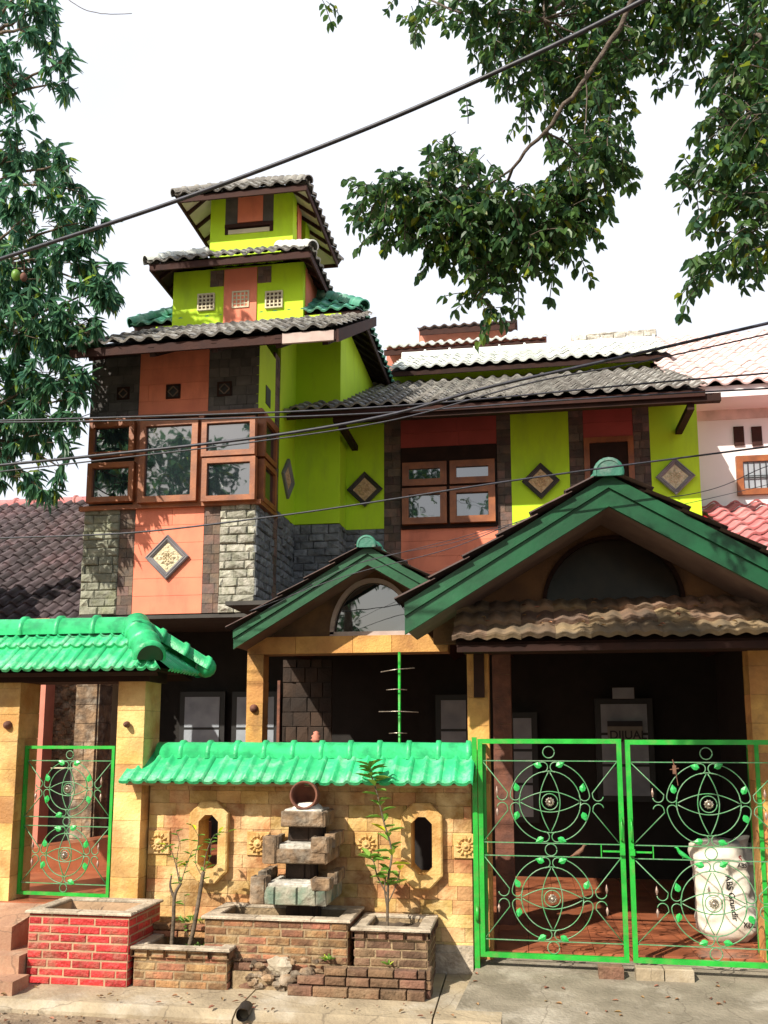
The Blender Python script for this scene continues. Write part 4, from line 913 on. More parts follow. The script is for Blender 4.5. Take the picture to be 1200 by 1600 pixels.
# ------------- far rooftop tower behind
ft=thing('rooftop_turret','pinkish rooftop turret with two tiled roofs far behind the main ridge','building',(-1,17,7.5))
def fp(px,py,Y=17.5):return at(px,py,Y=Y)
a=fp(604,548);c=fp(850,526)
b=MB();b.box(a.x,c.x+.05,17.5,19.5,7,at(730,534,Y=17.5).z);b.build('wall','salmon',ft)
for i in range(5):
    pass
b=MB();z_=at(730,540,Y=17.2).z
tiles(b,(at(598,545,Y=17.1).x,17.1,z_+.0),(1,0,0),(0,1,.5),at(856,530,Y=17.1).x-at(598,545,Y=17.1).x,1.1,.2,.3,.035);b.build('roof_tiles','roof_pale',ft)
b=MB();b.box(fp(650,500).x,fp(790,500).x,18.0,19.4,z_-.3,at(730,511,Y=18).z);b.build('upper_wall','salmon',ft)
b=MB();z2_=at(730,509,Y=17.8).z;x0=at(652,512,Y=17.8).x;x1=at(808,500,Y=17.8).x
tiles(b,(x0,17.8,z2_),(1,0,0),(0,1,.3),x1-x0,1.3,.2,.3,.03);b.build('upper_roof_tiles','roof_gable',ft)
b=MB();b.box(x0+.05,x1-.05,17.83,17.86,z2_-.12,z2_);b.box(at(600,545,Y=17.15).x,at(852,530,Y=17.15).x,17.14,17.17,z_-.12,z_);b.build('fascia','wood_fascia',ft)
b=MB();b.box(fp(632,545).x,fp(700,545).x,17.48,17.5,7.5,z_-.12);b.box(fp(800,545).x,fp(822,545).x,17.48,17.5,7.5,z_-.12);b.build('openings','frame_black',ft)
b=MB()
a=at(892,545,Y=17);c=at(1022,520,Y=17)
masonry(b,(a.x,17,8.0),(1,0,0),(0,0,1),(0,-1,0),c.x-a.x,at(960,527,Y=17).z-8.0,.12,.3,.01,.3,.04,.01,rough=.01);
tag(b.build('parapet','rock_white'),'crumbling pale masonry parapet behind the roof ridge','parapet')
# ------------- ground floor back wall, ceilings
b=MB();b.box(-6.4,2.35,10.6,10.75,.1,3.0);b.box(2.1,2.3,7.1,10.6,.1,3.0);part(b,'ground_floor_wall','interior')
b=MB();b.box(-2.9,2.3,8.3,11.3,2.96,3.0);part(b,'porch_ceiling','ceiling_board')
def curtain_window(x0,x1,y0,y1,Y,cols,rows,label=None):
    a=at(x0,y1,Y=Y);c=at(x1,y0,Y=Y);b=MB();w=.05
    b.box(a.x-w,c.x+w,Y-.01,Y+.04,a.z-w,c.z+w);f=part(b,'window','frame_black')
    W_=(c.x-a.x);Hh=c.z-a.z;g_=.03
    for i in range(cols):
        for j in range(rows):
            b=MB();b.box(a.x+W_*i/cols+g_/2,a.x+W_*(i+1)/cols-g_/2,Y-.02,Y-.012,a.z+Hh*j/rows+g_/2,a.z+Hh*(j+1)/rows-g_/2);b.build('curtained_pane','curtain',f)
    return f
curtain_window(285,346,1087,1190,10.5,1,2);curtain_window(367,431,1087,1190,10.5,1,2);curtain_window(688,730,1092,1190,10.5,1,2);curtain_window(803,832,1120,1278,10.5,1,3)
dr=curtain_window(941,1012,1098,1245,10.5,1,3)
b=MB();a=at(960,1084,Y=10.45);c=at(980,1075,Y=10.45);b.box(a.x-.03,a.x+.2,10.3,10.36,a.z-.06,a.z+.06);tag(b.build('meter_box','curtain'),'small grey box hung above the white curtained door inside the carport','box')
a=at(950,1160,Y=10.44);c=at(1004,1135,Y=10.44)
sg=thing('sale_sign','paper sale sign reading DIJUAL on the carport door','sign',((a.x+c.x)/2,10.44,a.z))
b=MB();b.box(a.x,c.x,10.44,10.445,a.z,c.z);b.build('sheet','paper',sg);b=MB();b.box(a.x,c.x,10.44,10.446,c.z,c.z+.06);b.build('top_band','ink',sg)
text('DIJUAL',.13,'ink',sg,'lettering',((a.x+c.x)/2+.03,10.437,(a.z+c.z)/2-.01),(R(90),0,0))
# inside the porch left: salmon pillar, split stone wall, pale column
b=MB();b.box(at(43,1100,Y=9.2).x,at(70,1100,Y=9.2).x,9.2,9.4,.44,3.0);part(b,'porch_pillar','salmon')
b=MB();x0=at(66,1100,Y=9.5).x;x1=at(128,1100,Y=9.5).x;b.box(x0,x1,9.55,9.7,1.35,3.0)
for i in range(420):
    x=random.uniform(x0,x1);z=random.uniform(1.38,2.95);s=random.uniform(.03,.06);rock(b,(x,9.54,z),s,1,.5,.8,6,.25)
part(b,'split_stone_wall','rock_mix')
b=MB();b.box(x0-.3,x1+.3,9.5,9.7,.44,1.33);part(b,'porch_plinth','stone_dark')
x0=at(117,1150,Y=9.0).x;x1=at(150,1150,Y=9.0).x
b=MB();b.box(x0,x1,9.0,9.3,.44,3.0);c1=part(b,'porch_column','stone_backing')
b=MB();masonry(b,(x0,9.0,.44),(1,0,0),(0,0,1),(0,-1,0),x1-x0,2.5,.2,.3,.004,.02,.003,.003);masonry(b,(x1,9.0,.44),(0,1,0),(0,0,1),(1,0,0),.3,2.5,.2,.3,.004,.02,.003,.003);b.build('stone_cladding','rock_mix',c1)
b=MB();b.prism([(-4.9,7.9,.44),(-4.9,7.9,.62),(-3.3,8.5,.82),(-3.3,8.5,.44)],(0,.7,0));part(b,'porch_step','floor_tile')
# decorated dark stone panel in the portico
a=at(441,1150,Y=9.6);c=at(520,1030,Y=9.6);b=MB();masonry(b,(a.x,9.6,.5),(1,0,0),(0,0,1),(0,-1,0),c.x-a.x,c.z-.5,.16,.16,.004,.02,.008,.006,rough=.006);part(b,'stone_cladding','gable_dark')
b=MB();a=at(434,1150,Y=9.6);b.box(a.x,a.x+.03,9.55,9.6,.2,2.3);part(b,'trim','clay')
# ------------- GABLES
def gable(ax,az,ex_,ez,Y,Yb,wallY,bh,arch,archr,rimmat,ridge_r,mask_right=None,ovy=.0,left_soffit=True,bt=.05,wallm='cream_pillar',wz=None):
    """ax,az apex of board top edge; ex,ez left end; symmetric"""
    sl_=(az-ez)/(ax-ex_);hw=ax-ex_
    n=math.hypot(1,sl_);dn=bh*n
    for sg in(-1,1):
        xo=ax+sg*hw
        b=MB();b.prism([(ax,Y,az),(xo,Y,ez),(xo,Y,ez-dn*.42),(ax,Y,az-dn*.42)],(0,bt*.6,0))
        b.prism([(ax,Y+.02,az-dn*.42-.002),(xo,Y+.02,ez-dn*.42-.002),(xo,Y+.02,ez-dn),(ax,Y+.02,az-dn)],(0,bt*.6,0));
        f=part(b,'barge_board','board_green')
        # tiles
        D=math.hypot(hw+.04,(hw+.04)*sl_)
        b=MB()
        if sg<0:tiles(b,(ax-hw-.04,Yb,ez-.04*sl_+.01),(0,-1,0),(1,0,sl_),Yb-Y+.05,D,.21,.28,.022,barrel,.03)
        else:tiles(b,(ax+hw+.04,Y-.05,ez-.04*sl_+.01),(0,1,0),(-1,0,sl_),Yb-Y+.05,D,.21,.28,.022,barrel,.03)
        part(b,'roof_tiles','roof_gable')
        b=MB()
        nn=Vector((-sg*0,0,1))
        b.prism([(ax,Y+.04,az-.01),(xo,Y+.04,ez-.01),(xo,Y+.04,ez-.05),(ax,Y+.04,az-.05)],(0,Yb-Y-.05,0));part(b,'roof_board','wood_dark')
        b=MB();b.prism([(ax,Y+.08,az-dn*.75),(xo,Y+.08,ez-dn*.75),(xo,Y+.08,ez-dn*.75-.02),(ax,Y+.08,az-dn*.75-.02)],(0,wallY-Y-.09,0));part(b,'soffit','soffit_pink')
    b=MB();ridge(b,(ax,Y-.06,az+.0),(ax,Yb,az+.0),ridge_r,.35,.02,1,12)
    ps=[Vector((ax+math.cos(a_)*ridge_r*.97,Y-.055,az+.0+math.sin(a_)*ridge_r*.97)) for a_ in [-.25+(math.pi+.5)*i/14 for i in range(15)]]
    b.prism(ps,(0,.02,0));part(b,'ridge_caps','cap_dark')
    # gable wall with arch
    return sl_
ga=at(950,741,Y=6.2);ge=at(632,1003,Y=6.2)
sl1=gable(ga.x,ga.z,ge.x,at(632,955,Y=6.2).z+.06,6.2,11.2,6.95,.19,None,None,None,.105)
la=at(574,853,Y=7.8);le=at(364,985,Y=7.8)
sl2=gable(la.x,la.z,le.x,le.z,7.8,11.2,8.25,.145,None,None,None,.09)
def archwall(cx,apexz,sl_,y,zb,zspan,ac,ar,mat,core,glassm,rimm,hw,th=.12,rimr=.04,arz=None):
    "triangular wall above zb with a half-round light"
    arz=arz or ar
    b=MB();N_=24;P_=[]
    top=lambda x:apexz-abs(x-cx)*sl_
    # outer left to right columns
    xs_=sorted(set([cx-hw,cx,cx+hw]+[ac+ar*math.cos(math.pi*i/N_) for i in range(N_+1)]))
    for i in range(len(xs_)-1):
        x0,x1=xs_[i],xs_[i+1]
        lo=lambda x:zspan+(arz*math.sqrt(max(0,1-((x-ac)/ar)**2)) if abs(x-ac)<=ar else 0)
        inn=(x0+x1)/2
        if abs(inn-ac)<ar:
            if top(x0)>lo(x0)-1 and min(top(x0)-lo(x0),top(x1)-lo(x1))>-.001:b.prism([(x0,y,lo(x0)),(x1,y,lo(x1)),(x1,y,top(x1)),(x0,y,top(x0))],(0,th,0))
            b.box(x0,x1,y,y+th,zb,zspan)
        else:b.prism([(x0,y,zb),(x1,y,zb),(x1,y,max(zb+.01,top(x1))),(x0,y,max(zb+.01,top(x0)))],(0,th,0))
    part(b,'gable_wall',mat)
    b=MB();ps=[(ac+ar*math.cos(math.pi*i/N_),y+.04,zspan+arz*math.sin(math.pi*i/N_)) for i in range(N_+1)];b.prism(ps,(0,.01,0));w=part(b,'fanlight',glassm)
    b=MB();rr_=[Vector((ac+(ar-rimr*.3)*math.cos(math.pi*i/N_),y,zspan+(arz-rimr*.3)*math.sin(math.pi*i/N_))) for i in range(N_+1)]
    for i in range(N_):b.bar(rr_[i],rr_[i+1]+(rr_[i+1]-rr_[i])*.05,rimr,.05,(0,1,0))
    b.bar(rr_[0]+Vector((rimr/2,0,0)),rr_[-1]-Vector((rimr/2,0,0)),.05,rimr);b.build('fanlight_rim',rimm,w)
ac=at(582,990,Y=8.25)
zbm=at(500,1022,Y=8.25).z
archwall(la.x,la.z-.12,sl2,8.25,ac.z-.02,ac.z,ac.x,at(648,990,Y=8.25).x-ac.x,'gable_stone',None,'glass','fascia_white',la.x-le.x-.1,arz=at(582,905,Y=8.25).z-ac.z)
ac2=at(958,944,Y=7.0)
archwall(ga.x,ga.z-.16,sl1,7.0,2.42,ac2.z,ac2.x,.53,'gable_stone',None,'fan_dark','wood_dark',ga.x-ge.x-.12,rimr=.03)
# portico beam and columns
b=MB();xL=at(386,1050,Y=8.2).x;xR=at(700,1010,Y=8.2).x;b.box(xL+.01,xR,8.21,8.42,zbm,ac.z-.021);bm_=part(b,'portico_beam','mortar')
b=MB();masonry(b,(xL,8.21,zbm),(1,0,0),(0,0,1),(0,-1,0),xR-xL,ac.z-.021-zbm,.2,.45,.003,.012,.001,.002);b.build('stone_cladding','pillar_brown',bm_)
c1=pillar(hs,xL,at(411,1080,Y=8.2).x,8.2,8.38,.12,zbm,'pillar_brown',name='portico_column')
boss(hs,at(397,1107,Y=8.2),.035)
c2=pillar(hs,at(731,1150,Y=6.9).x,at(765,1150,Y=6.9).x,6.9,7.08,.08,2.45,'pillar_brown',name='carport_column')
c3=pillar(hs,at(771,1150,Y=7.9).x,at(800,1150,Y=7.9).x,7.9,8.08,.12,2.9,'clay',name='inner_column')
c4=pillar(hs,at(1176,1150,Y=6.95).x,at(1215,1150,Y=6.95).x,6.95,7.13,.12,2.45,'pillar_brown',name='carport_column')
b=MB();a=at(751,1090,Y=6.885);b.box(a.x-.05,a.x+.03,6.87,6.9,a.z,2.4);part(b,'conduit_box','wood_dark')
# pent roof over carport opening
x0=at(707,1000,Y=6.4).x;b=MB();ze=at(900,998,Y=6.38).z
b=MB();tiles(b,(x0,6.36,ze-.01),(1,0,0),(0,.62,.36),2.42,.72,.25,.24,.02,lambda t:wave(2*t),.034,nu=16,th=.02);part(b,'roof_tiles','roof_brown')
b=MB();slab(b,(x0+.02,6.42,ze-.01),(1,0,0),(0,.62,.36),2.38,.62,.03);b.box(x0+.03,x0+2.4,6.40,6.44,ze-.08,ze-.03);b.box(x0+.05,x0+2.38,6.44,6.99,ze-.05,ze-.035);b.build('roof_board','wood_dark',hs)
b=MB();b.box(x0+.1,x0+2.4,6.9,7.1,ze-.02,ze+.22);part(b,'carport_beam','wood_dark')
b=MB()
b=MB();b.box(-.45,2.2,7.13,8.3,2.9,2.95);part(b,'carport_ceiling','ceiling_board')
# ================================================================ tall green stand in the portico
pt=at(624,1022,Y=8.0);pb=at(624,1160,Y=8.0)
st=thing('plant_stand','thin green pole with short cross rods standing inside the portico','stand',(pt.x,8.0,.13))
b=MB();b.tube([(pt.x,8.0,.13),(pt.x,8.0,2.45)],.013,8);b.build('pole','green_metal',st)
for (x0,y0,x1,y1) in((595,1050,648,1044),(604,1078,636,1078),(592,1112,654,1113),(608,1146,636,1146)):
    a=at(x0,y0,Y=7.98);c=at(x1,y1,Y=7.98);b=MB();b.tube([a,(a+c)/2+Vector((0,-.03,.005)),c],.005,6);b.build('cross_rod','silver',st)
# drain pipe
b=MB();c=at(378,1583,Y=5.66);b.lathe((c.x,5.72,c.z),[(.04,.1),(.045,0),(.045,-.05),(.037,-.05),(.036,.08)],16,(0.15,-1,0));
tag(b.build('drain_pipe','pipe_black'),'short black drain pipe stub sticking out of the kerb','pipe')
# ================================================================ NEIGHBOURS
nl=thing('neighbour_house','neighbouring house with dark weathered tiled roof at the left','house',(-8,12,0))
b=MB();a=at(128,793,Y=13).z;b0=Vector((-13,9.6,2.95));zt_=5.42
tiles(b,b0,(1,0,0),(0,3.5,zt_-2.95),7.98,math.hypot(3.5,zt_-2.95),.19,.25,.045,barrel,.035,nu=6);b.build('roof_tiles','roof_left',nl)
b=MB();slab(b,b0+Vector((.02,.05,-.02)),(1,0,0),(0,3.5,zt_-2.95),7.94,math.hypot(3.5,zt_-2.95)-.05,.05);slab(b,Vector((-13,16.5,2.95)),(1,0,0),(0,-3.4,zt_-2.95),7.94,math.hypot(3.4,zt_-2.95),.05);b.build('roof_board','wood_dark',nl)
b=MB();ridge(b,(-13,13.1,zt_+.0),(-5.02,13.1,zt_+.0),.1,.35,.03,1,8);b.build('ridge_caps','roof_pink',nl)
b=MB();b.box(-12.8,-5.02,10.2,16,0,2.95);b.build('wall','ivory',nl)
# small dark dormer end at far left
b=MB();c=at(-10,880,Y=9.3);tiles(b,(c.x-1.4,8.6,3.35),(1,0,0),(.0,1.2,.75),1.75,1.4,.2,.26,.04,barrel,.03,lambda v:(0,1.75-v*.75));ridge(b,(c.x+.35,8.6,3.38),(c.x-.7,9.8,4.14),.07,.3,.02);b.build('side_roof','roof_left',nl)
nr_=thing('neighbour_house','white two storey neighbouring house with pink tiled roofs at the right','house',(5,13,0))
b=MB();zw=at(1150,612,Y=12).z;b.box(2.22,9,12,18,0,zw-.25);b.build('wall','white_wall',nr_)
b=MB();b.box(2.22,9,11.985,12.0,at(1150,655,Y=12).z,zw-.25);b.build('upper_band','pink_wall',nr_)
b=MB();b.box(2.1,9,11.5,12.0,zw-.25,zw-.1);b.build('eave_band','white_wall',nr_)
b=MB();z0_=at(1150,603,Y=11.45).z;tp=at(1150,527,Y=16)
D=math.hypot(4.5,tp.z-z0_);tiles(b,(2.0,11.45,z0_),(1,0,0),(0,4.5,tp.z-z0_),7.5,D,.26,.32,.045,barrel,.035,nu=8);b.build('roof_tiles','roof_pink_far',nr_)
b=MB();slab(b,(2.02,11.5,z0_-.02),(1,0,0),(0,4.5,tp.z-z0_),7.4,D-.05,.05);slab(b,(2.02,20.4,z0_-.02),(1,0,0),(0,-4.5,tp.z-z0_),7.4,D-.05,.05);b.build('roof_board','wood_fascia',nr_)
for px in(1154,1182):
    a=at(px-7,697,Y=12);c=at(px+7,667,Y=12);b=MB();b.box(a.x,c.x,11.97,11.99,a.z,c.z);b.build('vent_slot','wood_fascia',nr_)
a=at(1152,775,Y=12);c=at(1290,708,Y=12)
b=MB();w=.08
for r_ in((a.x,a.x+w,a.z,c.z),(c.x-w,c.x,a.z,c.z),(a.x+w,c.x-w,c.z-w,c.z),(a.x+w,c.x-w,a.z,a.z+w)):b.box(r_[0],r_[1],11.94,12.0,r_[2],r_[3])
wn=b.build('window','wood',nr_);b=MB();b.box(a.x+w,c.x-w,11.97,11.98,a.z+w,c.z-w);b.build('pane','curtain',wn)
b=MB()
for i in range(14):
    x=a.x+w+.06+i*.075;b.bar((x,11.95,a.z+w),(x,11.95,c.z-w),.008)
for z in(a.z+.25,c.z-.3):b.bar((a.x+w,11.95,z),(c.x-w,11.95,z),.01)
b.build('window_bars','frame_black',wn)
# lower pink roof: slopes up away from the street, right of the carport
lo=Vector((2.0,8.2,3.02));up=at(1150,792,Y=11.9).z
b=MB();D=math.hypot(3.7,up-3.02);tiles(b,(2.23,8.2,3.02),(1,0,0),(0,3.7,up-3.02),6.5,D,.26,.30,.05,barrel,.04,nu=10);b.build('porch_roof_tiles','roof_pink',nr_)
b=MB();slab(b,(2.26,8.25,3.0),(1,0,0),(0,3.7,up-3.02),6.4,D-.05,.05);b.build('porch_roof_board','white_wall',nr_)
b=MB();b.prism([(2.2,8.1,2.86),(2.2,8.1,3.0),(2.2,11.9,up+.0),(2.2,11.9,up-.14)],(.03,0,0));b.build('verge','red_paint',nr_)
# ================================================================ CABLES
def cable(name,label,pts,r,n=5,group='overhead cables',mat='cable'):
    P_=[at(px,py,Y=Y) for px,py,Y in pts];b=MB();b.tube(smoothpath(P_,10),r,6);tag(b.build(name,mat),label,'cable',group)
cable('cable','thick twisted black cable running from lower left to top right before the sky',[(-150,455,4.6),(0,405,4.4),(275,314,4.2),(560,206,4.0),(820,92,3.8),(1000,3,3.6),(1300,-160,3.4)],.0108)
cable('cable','black double cable sagging across the bay window, rising rightward over the wing roof',[(-100,740,6),(0,727,6),(140,713,6),(400,684,6),(600,650,6),(760,606,6),(950,563,6),(1200,505,6),(1350,470,6)],.011)
cable('cable','thin cable just below the sagging double cable across the bay window',[(-100,752,6),(0,737,6),(140,721,6),(400,690,6),(620,655,6),(830,598,6),(1000,566,6),(1200,522,6),(1350,490,6)],.0055)
cable('cable','long straight cable across the bay lintel and over the wing roof tiles',[(-100,659,6.2),(0,657,6.2),(435,644,6.2),(700,628,6.2),(1000,600,6.2),(1200,583,6.2),(1350,570,6.2)],.0065)
cable('cable','cable along the dark eave of the wing roof ending at the right neighbour wall',[(-100,661,6.3),(0,660,6.3),(300,655,6.3),(580,646,6.3),(900,624,6.3),(1200,607,6.3),(1350,600,6.3)],.006)
cable('cable','single cable crossing the wing windows and the top of the big green gable',[(-100,848,6),(0,841,6),(210,832,6),(435,806,6),(600,782,6),(760,757,6),(945,731,6),(1200,698,6),(1350,680,6)],.0065)
cable('cable','thin wire rising across the left green gable to the right neighbour window',[(390,955,7),(540,900,7),(700,858,7),(860,800,7),(1090,770,7),(1200,728,7),(1300,700,7)],.0035)
cable('cable','hair thin wire passing under the middle window toward the right neighbour',[(560,880,7),(700,845,7),(820,815,7),(1000,800,7),(1090,783,7),(1230,750,7)],.0025)
cable('cable','slack thin wire crossing the orange panel beneath the middle window',[(420,950,7.2),(560,880,7.2),(700,850,7.2),(780,826,7.2),(900,800,7.2)],.0025)
# ================================================================ VEGETATION
def leaf(mb,p,d,up,L_,w,fold=.25,droop=.2):
    d=d.normalized();s=d.cross(up)
    if s.length<1e-3:s=Vector((1,0,0))
    s.normalize();nrm=s.cross(d).normalized()
    q=d*L_;dr=-nrm*L_*droop
    mb.add([p,p+q*.3+s*w*.42+nrm*w*fold,p+q*.68+s*w*.4+nrm*w*fold+dr*.5,p+q+dr,p+q*.68-s*w*.4+nrm*w*fold+dr*.5,p+q*.3-s*w*.42+nrm*w*fold],[(0,1,2,3),(0,3,4,5)])
def rv(s=1):return Vector((random.gauss(0,s),random.gauss(0,s),random.gauss(0,s)))
def rball():
    while 1:
        v=Vector((random.uniform(-1,1),random.uniform(-1,1),random.uniform(-1,1)))
        if v.length<1:return v
def oval_twig(lm,bm,p,length,lf,dirn):
    d=dirn.normalized();q=p;k=max(4,int(length/(lf*.62)));path=[p]
    for i in range(k):
        d=(d+Vector((0,0,-.16))+rv(.07)).normalized();q=q+d*(length/k);path.append(q)
        side=d.cross(Vector((0,0,1)));side=side.normalized() if side.length>.01 else Vector((1,0,0))
        for sg in((1,-1) if random.random()<.8 else (random.choice((1,-1)),)):
            dd=(side*sg*.9+d*.5+Vector((0,0,-.55))+rv(.25));leaf(lm,q,dd,Vector((0,0,1))+rv(.5),lf*random.uniform(.75,1.15),lf*.55*random.uniform(.85,1.15))
    leaf(lm,q,d+Vector((0,0,-.4)),Vector((0,0,1))+rv(.4),lf,lf*.55)
    bm.tube(path,.0025,4,False)
def clusters(cl,lf,lm,bm,kind,hubs,scalepx=1400.):
    for (px,py,rx,ry,Y,n,rd) in cl:
        c=at(px,py,Y=Y);ax=rx*Y/scalepx;az=ry*Y/scalepx;ay=rd
        hubs.append((c,max(ax,az)))
        for i in range(n):
            v=rball();p=c+Vector((v.x*ax,v.y*ay,v.z*az))
            if kind=='oval':oval_twig(lm,bm,p,random.uniform(.09,.22),lf*random.uniform(.85,1.2),Vector((random.gauss(0,.7),random.gauss(0,.7),random.uniform(-.5,.5))))
            else:
                # mango rosette: drooping lance leaves round a twig end
                out=(Vector((v.x,v.y,v.z*.4))+rv(.3)+Vector((.25,0,.1))).normalized()
                bm.tube([p-out*.22-Vector((0,0,.03)),p],.005,4,False)
                m=random.randint(10,17)
                for k in range(m):
                    a=2*math.pi*k/m+random.uniform(-.3,.3);s=out.cross(Vector((0,0,1)));s=s.normalized() if s.length>.01 else Vector((1,0,0));w=s.cross(out)
                    dd=out*random.uniform(.0,1.0)+s*math.cos(a)*random.uniform(.5,1)+w*math.sin(a)*random.uniform(.4,1)+Vector((0,0,random.uniform(-1.3,-.4)))
                    leaf(lm,p-out*random.uniform(0,.07),dd,Vector((0,0,1))+rv(.2),lf*random.uniform(.65,1.3),lf*.27,.18,.25)
def limb(bm,pts,r0,r1):
    P_=smoothpath(pts,5);k=len(P_);P_=[p+(rv(min(.012,r0*.35)) if 0<i<k-1 else Vector()) for i,p in enumerate(P_)]
    bm.tube(P_,[r0+(r1-r0)*i/(k-1) for i in range(k)],8)
# overhanging street tree (trunk right of the frame)
ot=thing('street_tree','tree with oval leaves overhanging from the top right, yellowing leaflets','tree',(3.3,2.6,0))
lm=MB();bm=MB();hubs=[]
CL=[(615,305,50,22,4.3,26,.2),(660,320,60,30,4.3,40,.25),(640,345,45,22,4.3,20,.2),(710,300,50,40,4.35,36,.3),(715,350,60,35,4.3,52,.3),(775,345,60,45,4.3,64,.35),(840,340,60,45,4.25,60,.3),(885,300,45,45,4.2,40,.3),(925,270,40,45,4.15,30,.25),(945,230,30,40,4.1,18,.2),
(690,380,40,18,4.3,16,.2),(820,385,60,25,4.25,34,.25),(890,360,30,25,4.2,14,.2),(740,390,40,20,4.3,18,.2),(760,425,14,18,4.3,8,.1),(768,452,8,16,4.3,4,.1),(735,240,40,35,4.4,12,.3),(585,305,25,16,4.4,9,.2),(590,335,30,16,4.4,9,.2),(750,460,10,18,4.3,5,.1),(772,470,7,12,4.3,4,.08),(700,240,25,18,4.4,6,.15),
(760,20,60,50,4.5,48,.4),(840,30,70,60,4.5,74,.4),(925,40,65,70,4.5,74,.4),(980,30,50,70,4.5,46,.4),(800,85,40,35,4.5,24,.25),(865,110,45,40,4.5,36,.3),(925,130,45,45,4.5,46,.3),(965,110,30,50,4.4,26,.3),(930,190,35,35,4.4,24,.25),(900,235,35,25,4.4,12,.2),(845,155,30,25,4.5,9,.2),
(700,15,35,20,4.6,9,.2),(645,20,18,28,4.8,5,.15),(655,-8,35,14,4.8,6,.2),(850,-60,200,40,4.5,60,.5),
(1050,20,40,45,4.3,40,.3),(1020,-10,50,40,4.4,40,.3),(1075,-10,50,40,4.3,40,.3),(1110,40,45,70,4.2,44,.4),(1170,60,45,90,4.1,66,.4),(1150,140,40,60,4.1,46,.3),(1190,180,30,80,4.0,44,.3),(1165,230,35,45,4.0,30,.3),(1130,215,20,40,4.1,12,.2),(1120,275,28,18,4.1,14,.2),(1175,300,35,45,4.0,32,.3),(1145,330,30,22,4.0,14,.25),(1190,370,25,40,4.0,20,.25),(1150,395,35,22,4.0,20,.25),(1115,415,20,14,4.0,7,.12),(1090,295,12,12,4.1,4,.1),
(515,-5,25,12,5.0,4,.15),(348,-6,8,6,5.0,1,.05)]
CL=[(a,b_,c,d,e,max(1,int(f*(1.05 if b_>200 and a<960 else .85))),g_) for a,b_,c,d,e,f,g_ in CL]
clusters(CL,.058,lm,bm,'oval',hubs)
T=Vector((3.3,2.6,0));crotch=Vector((3.0,2.9,3.6))
limb(bm,[T+Vector((0,0,-.2)),T+Vector((.05,.05,1.2)),T+Vector((-.05,.1,2.5)),crotch],.19,.13)
m1=at(1010,-40,Y=3.8);m2=at(965,45,Y=3.85);m3=at(905,135,Y=3.85);m4=at(850,205,Y=3.9);m5=at(803,262,Y=3.95);m6=at(780,320,Y=4.3)
limb(bm,[crotch,Vector((2.4,3.4,4.6)),Vector((1.9,3.8,5.2)),m1],.10,.022);limb(bm,[m1,m2,m3,m4,m5,m6],.0135,.006)
limb(bm,[m5,at(740,300,Y=4.35),at(660,315,Y=4.4)],.006,.003);limb(bm,[at(915,110,Y=4.2),at(917,160,Y=4.2),at(912,225,Y=4.15),at(915,290,Y=4.1)],.004,.002)
limb(bm,[crotch,Vector((2.7,3.5,4.6)),Vector((2.3,3.9,5.6)),at(1230,40,Y=4.3),at(1185,130,Y=4.3)],.07,.014);limb(bm,[at(1185,130,Y=4.3),at(1160,220,Y=4.2),at(1150,330,Y=4.1)],.013,.004)
limb(bm,[Vector((1.9,3.8,5.2)),at(1000,-50,Y=4.6),at(850,20,Y=4.8),at(720,10,Y=4.8)],.035,.005)
limb(bm,[at(720,20,Y=4.4),at(600,-20,Y=4.8),at(515,-8,Y=5)],.006,.002);limb(bm,[at(600,-20,Y=4.8),at(340,-12,Y=5),at(150,-15,Y=5.2)],.004,.003);limb(bm,[at(103,-4,Y=5.2),at(130,14,Y=5.2),at(165,22,Y=5.2),at(206,21,Y=5.2)],.003,.002)
limb(bm,[at(150,-15,Y=5.2),at(103,-4,Y=5.2)],.003,.003)
for c,r in hubs:
    if r>.12:
        m=min([m2,m3,m4,m5,m6,m1,at(1190,60,Y=3.9),at(1160,200,Y=3.9),at(1150,330,Y=3.9),at(850,30,Y=4.3),at(740,300,Y=4.35)],key=lambda q:(q-c).length)
        limb(bm,[m,(m+c)/2+Vector((0,0,.04)),c],.006,.003)
bm.build('trunk','bark_pale',ot);lm.build('crown','leaf_oval',ot)
# mango tree on the left
mt=thing('mango_tree','mango tree with long drooping leaves at the left edge beside the tower','tree',(-7.4,8.9,0))
lm=MB();bm=MB();hubs=[]
CM=[(30,-10,60,50,8.6,26,.6),(60,60,40,60,8.6,16,.5),(20,130,40,60,8.7,18,.5),(90,130,30,30,8.6,6,.3),(40,230,70,60,8.7,34,.6),(110,260,30,30,8.6,8,.3),(-20,200,60,300,9.0,80,.6),(60,330,80,60,8.7,40,.6),(135,345,35,35,8.6,10,.3),(30,430,70,70,8.7,40,.6),(110,410,50,40,8.6,16,.4),(150,440,35,30,8.6,8,.3),(170,470,20,20,8.6,3,.2),(60,520,75,60,8.7,40,.6),(120,500,40,40,8.6,14,.4),(20,600,70,60,8.8,36,.6),(90,590,45,50,8.6,16,.4),(125,620,15,60,8.5,6,.2),(10,680,60,50,8.8,26,.5),(60,660,40,40,8.6,10,.4),(15,735,50,25,8.6,8,.4),(65,765,30,14,8.6,4,.2),(110,650,25,25,8.5,4,.2),(100,690,18,18,8.5,2,.15),(175,410,20,15,8.6,2,.15),(150,390,30,25,8.6,6,.2),(165,450,30,25,8.6,7,.2),(110,90,20,30,8.6,3,.2),(75,20,30,30,8.6,6,.3),(140,520,30,25,8.6,6,.2),(135,300,20,20,8.6,3,.2),(95,730,20,20,8.6,2,.1)]
CM=[(a,b_,c,d,e,int(f*(1.05 if b_<420 else 1.6)),g_) for a,b_,c,d,e,f,g_ in CM]
clusters(CM,.17,lm,bm,'mango',hubs)
T=Vector((-7.4,8.9,0));c0=T+Vector((.1,0,2.6))
